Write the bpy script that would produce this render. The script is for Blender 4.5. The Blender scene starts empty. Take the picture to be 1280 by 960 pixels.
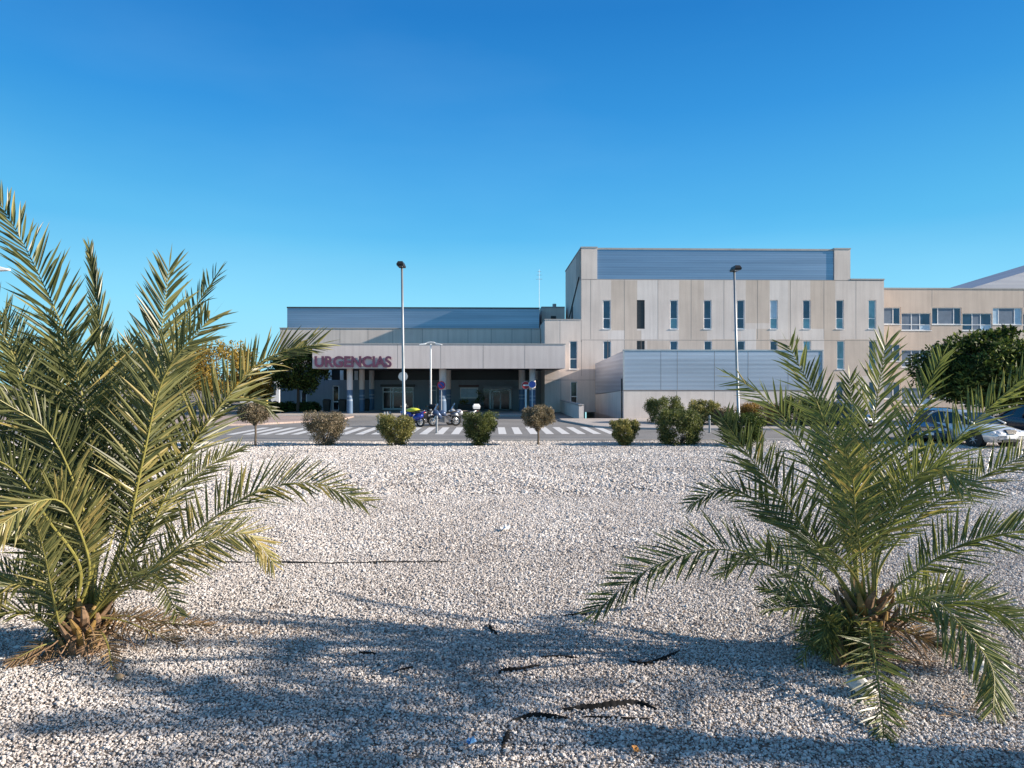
import bpy, bmesh, math, random
import numpy as np
from mathutils import Vector, Matrix, noise as mnoise
R = math.radians
rnd = random.Random(11)
SC = bpy.context.scene
COL = SC.collection

# ---------------------------------------------------------------- camera
CAMH, FPX = 2.5, 887.0
cd = bpy.data.cameras.new('camera'); cam = bpy.data.objects.new('camera', cd); COL.objects.link(cam)
cam.location = (0, 0, CAMH); cam.rotation_euler = (R(90), 0, 0)
cd.sensor_width = 36; cd.lens = 36*FPX/1280; cd.clip_start = 0.1; cd.clip_end = 6000
SC.camera = cam

# ---------------------------------------------------------------- light
SUN_EL, SUN_IN_FRONT = 22.0, 8.0       # elevation; degrees the sun stands on the camera's side of due right
a = R(SUN_IN_FRONT); e = R(SUN_EL)
to_sun = Vector((math.cos(e)*math.cos(a), -math.cos(e)*math.sin(a), math.sin(e)))
sd = bpy.data.lights.new('sun', 'SUN'); sun = bpy.data.objects.new('sun', sd); COL.objects.link(sun)
sd.energy = 5.0; sd.angle = R(0.5); sd.color = (1.0, 0.875, 0.74)
sun.rotation_euler = to_sun.to_track_quat('Z', 'Y').to_euler()
W = bpy.data.worlds.new('World'); SC.world = W; W.use_nodes = True
wn, wl = W.node_tree.nodes, W.node_tree.links
bg = wn['Background']; sky = wn.new('ShaderNodeTexSky'); sky.sky_type = 'NISHITA'; sky.sun_disc = False
sky.sun_elevation = e; sky.sun_rotation = math.atan2(to_sun.x, to_sun.y)
sky.altitude = 0; sky.air_density = 1.0; sky.dust_density = 0.25; sky.ozone_density = 2.2
hs = wn.new('ShaderNodeHueSaturation'); hs.inputs['Saturation'].default_value = 1.22
wl.new(sky.outputs[0], hs.inputs['Color'])
SKY_STRENGTH, EXPOSURE = 0.10, 0.90
K = SKY_STRENGTH*2**EXPOSURE                  # deepen the clear winter sky: each channel clamped, then a power curve
sep = wn.new('ShaderNodeSeparateColor'); com = wn.new('ShaderNodeCombineColor'); wl.new(hs.outputs[0], sep.inputs[0])
for ch, (top, pw_, am) in enumerate(((.345, 2.0, 2.77), (.60, 1.55, 2.03), (.72, 1.40, 1.68))):
    m0 = wn.new('ShaderNodeMath'); m0.operation = 'MULTIPLY'; m0.inputs[1].default_value = K; wl.new(sep.outputs[ch], m0.inputs[0])
    m1 = wn.new('ShaderNodeMath'); m1.operation = 'MINIMUM'; m1.inputs[1].default_value = top; wl.new(m0.outputs[0], m1.inputs[0])
    m2 = wn.new('ShaderNodeMath'); m2.operation = 'POWER'; m2.inputs[1].default_value = pw_; wl.new(m1.outputs[0], m2.inputs[0])
    m3 = wn.new('ShaderNodeMath'); m3.operation = 'MULTIPLY'; m3.inputs[1].default_value = am/K; wl.new(m2.outputs[0], m3.inputs[0])
    wl.new(m3.outputs[0], com.inputs[ch])
tcw = wn.new('ShaderNodeTexCoord'); sxyz = wn.new('ShaderNodeSeparateXYZ'); wl.new(tcw.outputs['Generated'], sxyz.inputs[0])
rp = wn.new('ShaderNodeValToRGB'); wl.new(sxyz.outputs[2], rp.inputs[0]); el_ = rp.color_ramp.elements
for p_, c_ in ((0, (.44, .86, 1.0)), (.11, (.25, .70, .99)), (.20, (.10, .48, .88)), (.35, (.038, .30, .72)), (.46, (.020, .21, .60)), (.56, (.03, .19, .54)), (.72, (.12, .23, .42)), (1., (.26, .30, .38))):
    x_ = el_[0] if p_ == 0 else el_[-1] if p_ == 1. else el_.new(p_); x_.position = p_; x_.color = (*c_, 1)
vs_ = wn.new('ShaderNodeVectorMath'); vs_.operation = 'SCALE'; vs_.inputs['Scale'].default_value = 1/K; wl.new(rp.outputs[0], vs_.inputs[0])
mxw = wn.new('ShaderNodeMix'); mxw.data_type = 'RGBA'; mxw.inputs[0].default_value = .9; wl.new(com.outputs[0], mxw.inputs[6]); wl.new(vs_.outputs[0], mxw.inputs[7])
mpw = wn.new('ShaderNodeMapping'); mpw.inputs['Scale'].default_value = (1.4, 1.4, 5.0); mpw.inputs['Rotation'].default_value = (0, R(18), 0); wl.new(tcw.outputs['Generated'], mpw.inputs[0])
nzw = wn.new('ShaderNodeTexNoise'); nzw.inputs['Scale'].default_value = 1.3; nzw.inputs['Detail'].default_value = 5; wl.new(mpw.outputs[0], nzw.inputs['Vector'])
rhz = wn.new('ShaderNodeValToRGB'); wl.new(nzw.outputs['Fac'], rhz.inputs[0]); rhz.color_ramp.elements[0].position = .42; rhz.color_ramp.elements[1].position = .78
rhz.color_ramp.elements[0].color = (0, 0, 0, 1); rhz.color_ramp.elements[1].color = (.035/K, .04/K, .035/K, 1)
hzw = wn.new('ShaderNodeMix'); hzw.data_type = 'RGBA'; hzw.blend_type = 'ADD'; hzw.inputs[0].default_value = 1.; wl.new(mxw.outputs[2], hzw.inputs[6]); wl.new(rhz.outputs[0], hzw.inputs[7])
wl.new(hzw.outputs[2], bg.inputs['Color']); bg.inputs['Strength'].default_value = SKY_STRENGTH
SC.view_settings.view_transform = 'Standard'; SC.view_settings.look = 'None'
SC.view_settings.exposure = EXPOSURE; SC.view_settings.gamma = 1; SC.view_settings.use_curve_mapping = False

# ---------------------------------------------------------------- materials
class NT:
    def __init__(s, name):
        s.m = bpy.data.materials.new(name); s.m.use_nodes = True
        s.n, s.l = s.m.node_tree.nodes, s.m.node_tree.links
        s.b = s.n['Principled BSDF']; s.out = s.n['Material Output']
    def add(s, t, **k):
        n = s.n.new(t)
        for a_, v in k.items(): setattr(n, a_, v)
        return n
    def set(s, **k):
        for a_, v in k.items(): s.b.inputs[a_.replace('_', ' ')].default_value = v
    def coord(s, kind='Object', scale=(1, 1, 1)):
        tc = s.add('ShaderNodeTexCoord'); mp = s.add('ShaderNodeMapping'); mp.inputs['Scale'].default_value = scale
        s.l.new(tc.outputs[kind], mp.inputs['Vector']); return mp.outputs[0]
    def noise(s, vec, scale, detail=4, rough=.55):
        n = s.add('ShaderNodeTexNoise'); n.inputs['Scale'].default_value = scale
        n.inputs['Detail'].default_value = detail; n.inputs['Roughness'].default_value = rough
        s.l.new(vec, n.inputs['Vector']); return n.outputs['Fac']
    def ramp(s, fac, stops):
        r = s.add('ShaderNodeValToRGB'); el = r.color_ramp.elements
        while len(el) < len(stops): el.new(0.5)
        for x, (p, c) in zip(el, stops): x.position = p; x.color = (*c, 1) if len(c) == 3 else c
        s.l.new(fac, r.inputs[0]); return r.outputs[0]
    def mix(s, a_, b_, fac, mode='MIX'):
        n = s.add('ShaderNodeMix', data_type='RGBA', blend_type=mode)
        for i, v in ((6, a_), (7, b_), (0, fac)):
            if hasattr(v, 'is_linked'): s.l.new(v, n.inputs[i])
            else: n.inputs[i].default_value = v if i == 0 else ((*v, 1) if len(v) == 3 else v)
        return n.outputs[2]
    def bump(s, h, strength=.3, dist=.02):
        b = s.add('ShaderNodeBump'); b.inputs['Strength'].default_value = strength; b.inputs['Distance'].default_value = dist
        s.l.new(h, b.inputs['Height']); s.l.new(b.outputs[0], s.b.inputs['Normal'])
    def col(s, c): s.l.new(c, s.b.inputs['Base Color'])

def plain(name, c, rough=.5, metal=0., var=.12, nscale=3., spec=.5, coat=0.):
    t = NT(name); v = t.coord(); f = t.noise(v, nscale, 5)
    lo = tuple(x*(1-var) for x in c); hi = tuple(min(1, x*(1+var)) for x in c)
    t.col(t.ramp(f, [(.3, lo), (.7, hi)])); t.set(Roughness=rough, Metallic=metal)
    t.b.inputs['Specular IOR Level'].default_value = spec
    if coat: t.b.inputs['Coat Weight'].default_value = coat; t.b.inputs['Coat Roughness'].default_value = .05
    return t.m

def concrete(name, c, var=.10):
    t = NT(name); v = t.coord()
    big = t.noise(v, .35, 5); streak = t.noise(t.coord(scale=(2.2, 2.2, .12)), 1.4, 6, .65); fine = t.noise(v, 14, 3)
    base = t.ramp(big, [(.3, tuple(x*(1-var) for x in c)), (.7, tuple(x*(1+var) for x in c))])
    st = t.ramp(streak, [(.38, (.74, .72, .71)), (.56, (1, 1, 1))])
    fi = t.ramp(fine, [(.3, (.93, .93, .93)), (.7, (1.04, 1.04, 1.04))])
    t.col(t.mix(t.mix(base, st, .34, 'MULTIPLY'), fi, .8, 'MULTIPLY')); t.set(Roughness=.85); t.bump(fine, .15, .01)
    return t.m

def cladding(name, c, pitch=.22, metal=.75, rough=.36):
    t = NT(name); v = t.coord()
    sp = t.add('ShaderNodeSeparateXYZ'); t.l.new(v, sp.inputs[0])
    m1 = t.add('ShaderNodeMath', operation='MULTIPLY'); m1.inputs[1].default_value = 2*math.pi/pitch; t.l.new(sp.outputs[2], m1.inputs[0])
    m2 = t.add('ShaderNodeMath', operation='SINE'); t.l.new(m1.outputs[0], m2.inputs[0])
    rowv = t.coord(scale=(.05, .05, 1.6)); n = t.noise(rowv, 1.2, 4, .6)
    base = t.ramp(n, [(.3, tuple(x*.82 for x in c)), (.7, tuple(x*1.12 for x in c))])
    groove = t.ramp(m2.outputs[0], [(0, (.88, .88, .90)), (.25, (1, 1, 1))])
    t.col(t.mix(base, groove, .8, 'MULTIPLY')); t.set(Metallic=metal, Roughness=rough); t.bump(m2.outputs[0], .06, .02)
    return t.m

def leafmat(name, stops, rough=.5, trans=.3, spec=.4):
    t = NT(name); at = t.add('ShaderNodeAttribute', attribute_name='tone')
    c = t.ramp(at.outputs['Fac'], stops); t.col(c); t.set(Roughness=rough)
    t.b.inputs['Specular IOR Level'].default_value = spec
    tr = t.add('ShaderNodeBsdfTranslucent'); t.l.new(t.mix(c, (1.25, 1.2, .6), .5, 'MULTIPLY'), tr.inputs['Color'])
    ms = t.add('ShaderNodeMixShader'); ms.inputs[0].default_value = trans
    t.l.new(t.b.outputs[0], ms.inputs[1]); t.l.new(tr.outputs[0], ms.inputs[2]); t.l.new(ms.outputs[0], t.out.inputs[0])
    return t.m

def glass(name, c, rough=.06):
    t = NT(name); f = t.noise(t.coord(), .8, 2)
    t.col(t.ramp(f, [(.35, tuple(x*.7 for x in c)), (.65, tuple(x*1.25 for x in c))])); t.set(Roughness=rough)
    t.b.inputs['Specular IOR Level'].default_value = .8; return t.m

STONE = [(0, (.17, .15, .14)), (.15, (.36, .325, .30)), (.45, (.53, .49, .46)), (.75, (.62, .585, .555)), (1, (.76, .735, .71))]
def gravel_mat():
    t = NT('gravel'); v = t.coord()
    vo = t.add('ShaderNodeTexVoronoi'); vo.inputs['Scale'].default_value = 27; t.l.new(v, vo.inputs['Vector'])
    v2 = t.add('ShaderNodeTexVoronoi', feature='DISTANCE_TO_EDGE'); v2.inputs['Scale'].default_value = 27; t.l.new(v, v2.inputs['Vector'])
    sp = t.add('ShaderNodeSeparateColor'); t.l.new(vo.outputs['Color'], sp.inputs[0])
    c = t.ramp(sp.outputs[0], STONE)
    gap = t.ramp(v2.outputs['Distance'], [(.0, (.22, .2, .19)), (.14, (1, 1, 1))])
    big = t.ramp(t.noise(v, .5, 6, .65), [(.35, (.86, .84, .82)), (.62, (1.0, 1.0, 1.0))])
    mid = t.ramp(t.noise(v, 3.2, 5, .7), [(.30, (.62, .60, .58)), (.5, (1, 1, 1))])
    t.col(t.mix(t.mix(t.mix(t.mix(c, gap, .8, 'MULTIPLY'), big, 1., 'MULTIPLY'), mid, .65, 'MULTIPLY'), (.60, .57, .54), 1., 'MULTIPLY'))
    t.set(Roughness=.9); t.b.inputs['Specular IOR Level'].default_value = .2
    h = t.add('ShaderNodeMath', operation='ADD'); mm = t.add('ShaderNodeMath', operation='MINIMUM'); mm.inputs[1].default_value = .3
    t.l.new(v2.outputs['Distance'], mm.inputs[0]); t.l.new(mm.outputs[0], h.inputs[0]); t.l.new(sp.outputs[1], h.inputs[1])
    t.bump(h.outputs[0], .85, .03); return t.m
def stone_mat():
    t = NT('gravel_stone'); at = t.add('ShaderNodeAttribute', attribute_name='tone', attribute_type='INSTANCER')
    c = t.ramp(at.outputs['Fac'], STONE); f = t.noise(t.coord('Object'), 1.6, 3)
    t.col(t.mix(c, t.ramp(f, [(.35, (.86, .84, .82)), (.65, (1.06, 1.06, 1.06))]), 1., 'MULTIPLY')); t.set(Roughness=.88)
    t.b.inputs['Specular IOR Level'].default_value = .25; return t.m
def asphalt_mat(name, c):
    t = NT(name); v = t.coord(); f = t.noise(v, 90, 2); g = t.noise(v, .35, 6, .65)
    base = t.ramp(g, [(.3, tuple(x*.8 for x in c)), (.7, tuple(x*1.2 for x in c))])
    t.col(t.mix(base, t.ramp(f, [(.3, (.7, .7, .7)), (.7, (1.25, 1.25, 1.25))]), .8, 'MULTIPLY')); t.set(Roughness=.9); t.bump(f, .3, .01); return t.m
def paving_mat(name, c, size=.4):
    t = NT(name); v = t.coord(); br = t.add('ShaderNodeTexBrick'); t.l.new(v, br.inputs['Vector'])
    br.inputs['Scale'].default_value = 1/size; br.offset = .5
    br.inputs['Color1'].default_value = (*[x*.92 for x in c], 1); br.inputs['Color2'].default_value = (*[x*1.08 for x in c], 1)
    br.inputs['Mortar'].default_value = (*[x*.6 for x in c], 1); br.inputs['Mortar Size'].default_value = .025
    br.inputs['Brick Width'].default_value = 1.; br.inputs['Row Height'].default_value = 1.
    g = t.noise(v, .6, 5); t.col(t.mix(br.outputs[0], t.ramp(g, [(.3, (.8, .8, .8)), (.65, (1, 1, 1))]), 1., 'MULTIPLY')); t.set(Roughness=.85); return t.m
def paint_line():
    t = NT('road_paint'); f = t.noise(t.coord(), 9, 6, .7)
    t.col(t.ramp(f, [(.28, (.25, .25, .25)), (.42, (.64, .64, .63))])); t.set(Roughness=.7); return t.m

M = dict(
  leafdry=leafmat('palm_leaf_dry', [(0, (.12, .075, .04)), (.5, (.26, .17, .09)), (1, (.40, .29, .16))], .7, .2, .2),
  gravel=gravel_mat(), stone=stone_mat(), asphalt=asphalt_mat('asphalt', (.20, .195, .19)), ramp=asphalt_mat('ramp_concrete', (.2, .2, .2)),
  pave=paving_mat('pavement_concrete', (.46, .42, .39), .4), pink=paving_mat('pavement_pink', (.42, .33, .29), .3), kerb=concrete('kerb_stone', (.40, .39, .38)),
  line=paint_line(),
  con=concrete('concrete_grey', (.68, .595, .535)), con2=concrete('concrete_tan', (.595, .495, .415)), con3=concrete('concrete_pale', (.71, .64, .59)),
  conw=concrete('concrete_warm', (.61, .50, .415)), joint=plain('joint', (.25, .22, .20), .9), soff=plain('soffit', (.05, .053, .058), .8), canopy=concrete('canopy_white', (.70, .62, .585), .05),  # conw: beige wing concrete, its colour warmed to stand for fuller sun
  wallsh=concrete('wall_panel_shaded', (.27, .29, .32)), dark=plain('dark_opening', (.012, .013, .016), .4),  # wallsh: panel colour darkened and blued to stand for shade under the canopy
  clad=cladding('cladding_blue', (.28, .355, .465)), clad2=cladding('cladding_silver', (.50, .55, .63), .30, .65, .45), roofm=cladding('roof_metal', (.42, .42, .46), .6, .5, .5),
  frame=plain('white_aluminium', (.78, .79, .80), .4), glass=glass('window_glass', (.018, .05, .11)), glass2=glass('window_blind', (.13, .30, .38), .1), glass3=glass('window_dark', (.012, .014, .018), .1),
  louv=plain('louvre_grey', (.06, .065, .07), .55), bluepan=plain('blue_grey_panel', (.13, .17, .23), .4), palepan=plain('pale_blue_panel', (.42, .56, .68), .35),
  polesteel=plain('pole_steel', (.30, .32, .34), .45, .55), steel=plain('galvanised_steel', (.50, .51, .52), .42, .6), dsteel=plain('dark_steel', (.05, .052, .055), .5, .3), black=plain('black_plastic', (.012, .012, .013), .5), blackr=plain('rubber', (.014, .014, .014), .85),
  white=plain('white_paint', (.80, .80, .79), .4), red=plain('sign_red', (.55, .02, .025), .4), blue=plain('sign_blue', (.02, .06, .32), .4), colblue=plain('column_blue', (.085, .15, .25), .5), colstripe=plain('column_stripe', (.24, .31, .40), .5),
  letter=plain('letter_maroon', (.125, .045, .085), .6), chrome=plain('chrome', (.7, .7, .7), .15, 1.), yellow=plain('hi_vis_yellow', (.55, .60, .05), .5), amber=plain('barrier_yellow', (.75, .55, .12), .5),
  bikeblue=plain('bike_blue', (.015, .035, .28), .25, 0, .05, coat=.6), bikesilver=plain('bike_silver', (.42, .44, .47), .3, .3, .05, coat=.5), bikeblack=plain('bike_black', (.015, .015, .017), .3, 0, .05, coat=.5), engine=plain('engine_metal', (.16, .16, .17), .45, .7),
  silver=plain('car_silver', (.66, .66, .66), .3, .25, .02, coat=.7), carblue=plain('car_blue', (.07, .105, .16), .25, .35, .03, coat=.9), cardark=plain('car_dark', (.018, .022, .03), .25, .3, .03, coat=.9), carwhite=plain('car_grey', (.30, .33, .38), .3, .5, .03, coat=.8),
  carglass=glass('car_glass', (.012, .018, .026), .03), lens=glass('headlight_lens', (.55, .58, .62), .08), tail=plain('tail_red', (.35, .01, .01), .3),
  bark=plain('bark', (.085, .062, .046), .9, 0, .35, 12), twig=plain('twig', (.11, .085, .06), .9, 0, .3, 20), husk=plain('dry_husk', (.23, .145, .085), .9, 0, .4, 25), straw=plain('dry_straw', (.40, .28, .17), .85, 0, .35, 30),
  rachis=plain('rachis', (.26, .24, .065), .45, 0, .22, 8), petiole=plain('petiole_orange', (.27, .165, .05), .5, 0, .25, 10),
  palmL=leafmat('palm_leaf_olive', [(0, (.055, .068, .025)), (.45, (.145, .158, .062)), (.75, (.27, .265, .10)), (1, (.48, .38, .14))], .36, .38, .5),
  palmR=leafmat('palm_leaf_green', [(0, (.065, .088, .032)), (.5, (.155, .19, .064)), (.8, (.26, .285, .09)), (1, (.42, .33, .12))], .36, .36, .5),
  leafG=leafmat('leaf_green', [(0, (.040, .058, .020)), (.5, (.095, .122, .038)), (1, (.22, .23, .075))], .5, .35),
  leafY=leafmat('leaf_yellowgreen', [(0, (.08, .095, .03)), (.5, (.20, .20, .062)), (1, (.42, .36, .14))], .5, .35),
  leafB=leafmat('leaf_brownish', [(0, (.08, .075, .045)), (.5, (.20, .17, .11)), (1, (.38, .29, .20))], .5, .3),
  leafD=leafmat('leaf_dark', [(0, (.014, .026, .009)), (.5, (.042, .072, .019)), (.8, (.11, .15, .034)), (1, (.24, .28, .07))], .6, .25, .2),
  leafA=leafmat('leaf_autumn', [(0, (.15, .12, .025)), (.5, (.34, .22, .04)), (1, (.46, .33, .07))], .5, .4),
  leafO=leafmat('leaf_orange', [(0, (.12, .075, .022)), (.5, (.28, .16, .035)), (1, (.38, .25, .06))]),
  hose=plain('hose_black', (.035, .033, .032), .8, 0, .4, 20), membrane=plain('membrane_black', (.014, .0135, .0135), .9, 0, .6, 9, spec=.15), rock=concrete('white_rock', (.62, .60, .57)), paper=plain('paper', (.75, .75, .74), .7), bluescrap=plain('blue_scrap', (.10, .30, .6), .5), orange=plain('orange_scrap', (.55, .25, .06), .6),
)

# ---------------------------------------------------------------- helpers
TH = 0.028                                    # buildings and road are turned a little to the left of the view
cT, sT = math.cos(TH), math.sin(TH)
def BW(u, v, z=0): return Vector((u*cT - v*sT, u*sT + v*cT, z))       # building frame -> world
def fu(px, v): return v*math.tan(math.atan((px-640)/FPX)+TH)           # where the sight line of a column meets the plane v
def fz(py, u, v): return CAMH - (py-480)/FPX*(u*sT+v*cT)
def G(px, py):                                                          # ground point under a pixel
    D = CAMH*FPX/(py-480); return Vector(((px-640)/FPX*D, D, 0))
def P(px, py, D): return Vector(((px-640)/FPX*D, D, CAMH-(py-480)/FPX*D))

BASE = {}
def tag(o, label=None, cat=None, group=None, kind=None):
    if label: o['label'] = label
    if cat: o['category'] = cat
    if group: o['group'] = group
    if kind: o['kind'] = kind
    return o
def thing(name, label, cat, loc=(0, 0, 0), rz=0., group=None):
    o = bpy.data.objects.new(name, None); COL.objects.link(o); o.location = loc; o.rotation_euler = (0, 0, rz); o.empty_display_size = .3
    return tag(o, label, cat, group)
def bthing(name, label, cat, u, v, group=None):
    o = thing(name, label, cat, BW(u, v), TH, group); BASE[o] = Vector((u, v, 0)); return o

class MB:
    def __init__(s): s.v = []; s.f = []; s.m = []; s.t = []; s.cur = 0; s.tone = .5
    def vert(s, p): s.v.append(tuple(p)); s.t.append(s.tone); return len(s.v)-1
    def face(s, ids, m=None): s.f.append(tuple(ids)); s.m.append(s.cur if m is None else m)
    def poly(s, pts, m=None): s.face([s.vert(p) for p in pts], m)
    def box(s, x0, x1, y0, y1, z0, z1, m=None):
        i = [s.vert(p) for p in ((x0,y0,z0),(x1,y0,z0),(x1,y1,z0),(x0,y1,z0),(x0,y0,z1),(x1,y0,z1),(x1,y1,z1),(x0,y1,z1))]
        for f in ((3,2,1,0),(4,5,6,7),(0,1,5,4),(1,2,6,5),(2,3,7,6),(3,0,4,7)): s.face([i[k] for k in f], m)
    def obox(s, c, dims, rot=None, m=None, bev=0):
        rot = rot or Matrix.Identity(3); c = Vector(c); h = [d/2 for d in dims]
        P8 = [c + rot @ Vector((sx*h[0], sy*h[1], sz*h[2])) for sz in (-1, 1) for sx, sy in ((-1,-1),(1,-1),(1,1),(-1,1))]
        i = [s.vert(p) for p in P8]
        for f in ((3,2,1,0),(4,5,6,7),(0,1,5,4),(1,2,6,5),(2,3,7,6),(3,0,4,7)): s.face([i[k] for k in f], m)
    def tube(s, pts, rad, n=8, m=None, cap=True, flat=1.):
        pts = [Vector(p) for p in pts]; rings = []; prev = None
        for k, p in enumerate(pts):
            t = (pts[min(k+1, len(pts)-1)]-pts[max(k-1, 0)]).normalized()
            if prev is None:
                ax = Vector((0, 0, 1)) if abs(t.z) < .9 else Vector((1, 0, 0)); a_ = t.cross(ax).normalized()
            else: a_ = (prev - t*prev.dot(t)).normalized()
            prev = a_; b_ = t.cross(a_); r = rad[k] if isinstance(rad, (list, tuple)) else rad
            rings.append([s.vert(p + a_*(r*math.cos(q)) + b_*(r*flat*math.sin(q))) for q in [2*math.pi*j/n for j in range(n)]])
        for A, B in zip(rings, rings[1:]):
            for j in range(n): s.face((A[j], A[(j+1)%n], B[(j+1)%n], B[j]), m)
        if cap: s.face(rings[0][::-1], m); s.face(rings[-1], m)
    def cyl(s, a_, b_, r, n=16, m=None): s.tube([a_, b_], r, n, m)
    def torus(s, c, axis, Rr, r, n=20, k=8, m=None):
        c = Vector(c); ax = Vector(axis).normalized(); a_ = ax.orthogonal().normalized(); b_ = ax.cross(a_); rings = []
        for i in range(n):
            q = 2*math.pi*i/n; d = a_*math.cos(q)+b_*math.sin(q)
            rings.append([s.vert(c + d*(Rr + r*math.cos(w)) + ax*(r*1.1*math.sin(w))) for w in [2*math.pi*j/k for j in range(k)]])
        for i in range(n):
            A, B = rings[i], rings[(i+1)%n]
            for j in range(k): s.face((A[j], B[j], B[(j+1)%k], A[(j+1)%k]), m)
    def loft(s, secs, m=None, cap=True, closed=True):
        rings = [[s.vert(p) for p in sec] for sec in secs]; n = len(rings[0])
        for A, B in zip(rings, rings[1:]):
            for j in range(n if closed else n-1): s.face((A[j], A[(j+1)%n], B[(j+1)%n], B[j]), m)
        if cap: s.face(rings[0][::-1], m); s.face(rings[-1], m)
    def build(s, name, mats, parent=None, smooth=False, off=None, tone=False, world=False):
        me = bpy.data.meshes.new(name)
        mats = mats if isinstance(mats, (list, tuple)) else [mats]
        o_ = off if off is not None else BASE.get(parent)
        vs = s.v if o_ is None else [(x-o_[0], y-o_[1], z-o_[2]) for x, y, z in s.v]
        if world: vs = [tuple(BW(x, y, z)) for x, y, z in s.v]
        me.from_pydata(vs, [], s.f)
        for mm in mats: me.materials.append(mm)
        me.polygons.foreach_set('material_index', s.m)
        if smooth: me.polygons.foreach_set('use_smooth', [True]*len(s.f))
        if tone:
            at = me.attributes.new('tone', 'FLOAT', 'POINT'); at.data.foreach_set('value', s.t)
        me.update()
        bm = bmesh.new(); bm.from_mesh(me); bmesh.ops.recalc_face_normals(bm, faces=bm.faces) if not tone else None
        if not tone: bm.to_mesh(me)
        bm.free()
        o = bpy.data.objects.new(name, me); COL.objects.link(o)
        if parent is not None: o.parent = parent
        return o

def copy_thing(root, loc, rz=None, label=None):
    def rec(o, par):
        c = o.copy(); COL.objects.link(c)
        if par is not None: c.parent = par
        for ch in o.children: rec(ch, c)
        return c
    r = rec(root, None); r.location = loc
    if rz is not None: r.rotation_euler = (0, 0, rz)
    if label: r['label'] = label
    return r

# ================================================================ SETTING: ground, road, pavements
RU0, RU1, RV0, RV1 = fu(729, 49.6)+.0, fu(779, 49.6), 49.6, 70.0       # the ramp pit beside the low building
b = MB()
us = [-700, -60, RU0, RU1, 60, 700]; vs = [-60, 2, 31, RV0, RV1, 120, 1800]
for i in range(5):
    for j in range(6):
        if i == 2 and j == 3: continue
        b.poly([(us[i], vs[j], 0), (us[i+1], vs[j], 0), (us[i+1], vs[j+1], 0), (us[i], vs[j+1], 0)])
tag(b.build('ground', M['gravel'], world=True), kind='structure')
b = MB(); b.poly([(RU0, RV0, 0), (RU1, RV0, 0), (RU1, RV1, -3.2), (RU0, RV1, -3.2)])
b.poly([(RU0, RV0, 0), (RU0, RV1, -3.2), (RU0, RV1, 0)]); b.poly([(RU0, RV1, -3.2), (RU1, RV1, -3.2), (RU1, RV1, 3), (RU0, RV1, 3)])
tag(b.build('ramp', M['ramp'], world=True), kind='structure')

KV = 31.0
b = MB()
for x0, x1 in ((-75, RU0-.35), (RU1+.02, 75)): b.poly([(x0, KV, .004), (x1, KV, .004), (x1, 62, .004), (x0, 62, .004)])
b.poly([(RU0-.35, KV, .004), (RU1+.02, KV, .004), (RU1+.02, RV0, .004), (RU0-.35, RV0, .004)])
tag(b.build('road', M['asphalt'], world=True), kind='structure')
b = MB(); x = -75
while x < 21:
    b.box(x, x+.99, KV-.16, KV, -.05, .09); x += 1.0
tag(b.build('kerb', M['kerb'], world=True), kind='structure')
def ground_uv(px, py):
    p = G(px, py); return (p.x*cT+p.y*sT, -p.x*sT+p.y*cT)
# pavement by the low building
pv = [ground_uv(*q) for q in ((702, 526.5), (722, 530), (745, 534.2), (775, 536.3), (830, 537.2), (1010, 538))]
def slab(name, pts, mat, z=.11):
    bb = MB(); bb.poly([(x_, y_, z) for x_, y_ in pts]); n = len(pts)
    for i in range(n):
        p, q = pts[i], pts[(i+1)%n]; bb.poly([(p[0], p[1], 0), (q[0], q[1], 0), (q[0], q[1], z), (p[0], p[1], z)])
    return tag(bb.build(name, mat, world=True), kind='structure')
slab('pavement', [(pv[0][0], RV0-.4)] + pv + [(75, pv[-1][1]), (75, 49.3), (RU1+.03, 49.3), (RU1+.03, RV0-.4)], M['pave'])
bb = MB()                                               # its kerb stones, a step darker
for p, q in zip(pv, pv[1:]+[(75, pv[-1][1])]):
    p, q = Vector((*p, 0)), Vector((*q, 0)); d = (q-p); L = d.length; n = max(1, int(L/1.0)); d /= L; nn = Vector((-d.y, d.x, 0))*-.16
    for k in range(n):
        A, B = p + d*(L*k/n+.006), p + d*(L*(k+1)/n-.006)
        lo = [A, B, B+nn, A+nn]; bb.loft([[(c.x, c.y, 0) for c in lo], [(c.x, c.y, .105) for c in lo]])
tag(bb.build('kerb', M['kerb'], world=True), kind='structure')
# pavement on the left, pink blocks
lp = [ground_uv(*q) for q in ((120, 534), (250, 533.5), (330, 531), (392, 527.6), (432, 524.2))]
slab('pavement', lp + [(lp[-1][0], 53.5), (-75, 53.5), (-75, lp[0][1])], M['pink'])
# paved forecourt under the canopy
slab('forecourt', [(fu(345, 57.5), 54.6), (fu(690, 57.5)-.2, 54.6), (fu(690, 57.5)-.2, 66), (fu(345, 57.5), 66)], M['pave'], .10)
# zebra crossing
b = MB(); x = fu(283, 35.4)
while x < fu(775, 35.4):
    b.poly([(x, 35.3, .008), (x+.40, 35.3, .008), (x+.40, 40.9, .008), (x, 40.9, .008)]); x += .79
tag(b.build('zebra_crossing', M['line'], world=True), kind='structure')

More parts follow.
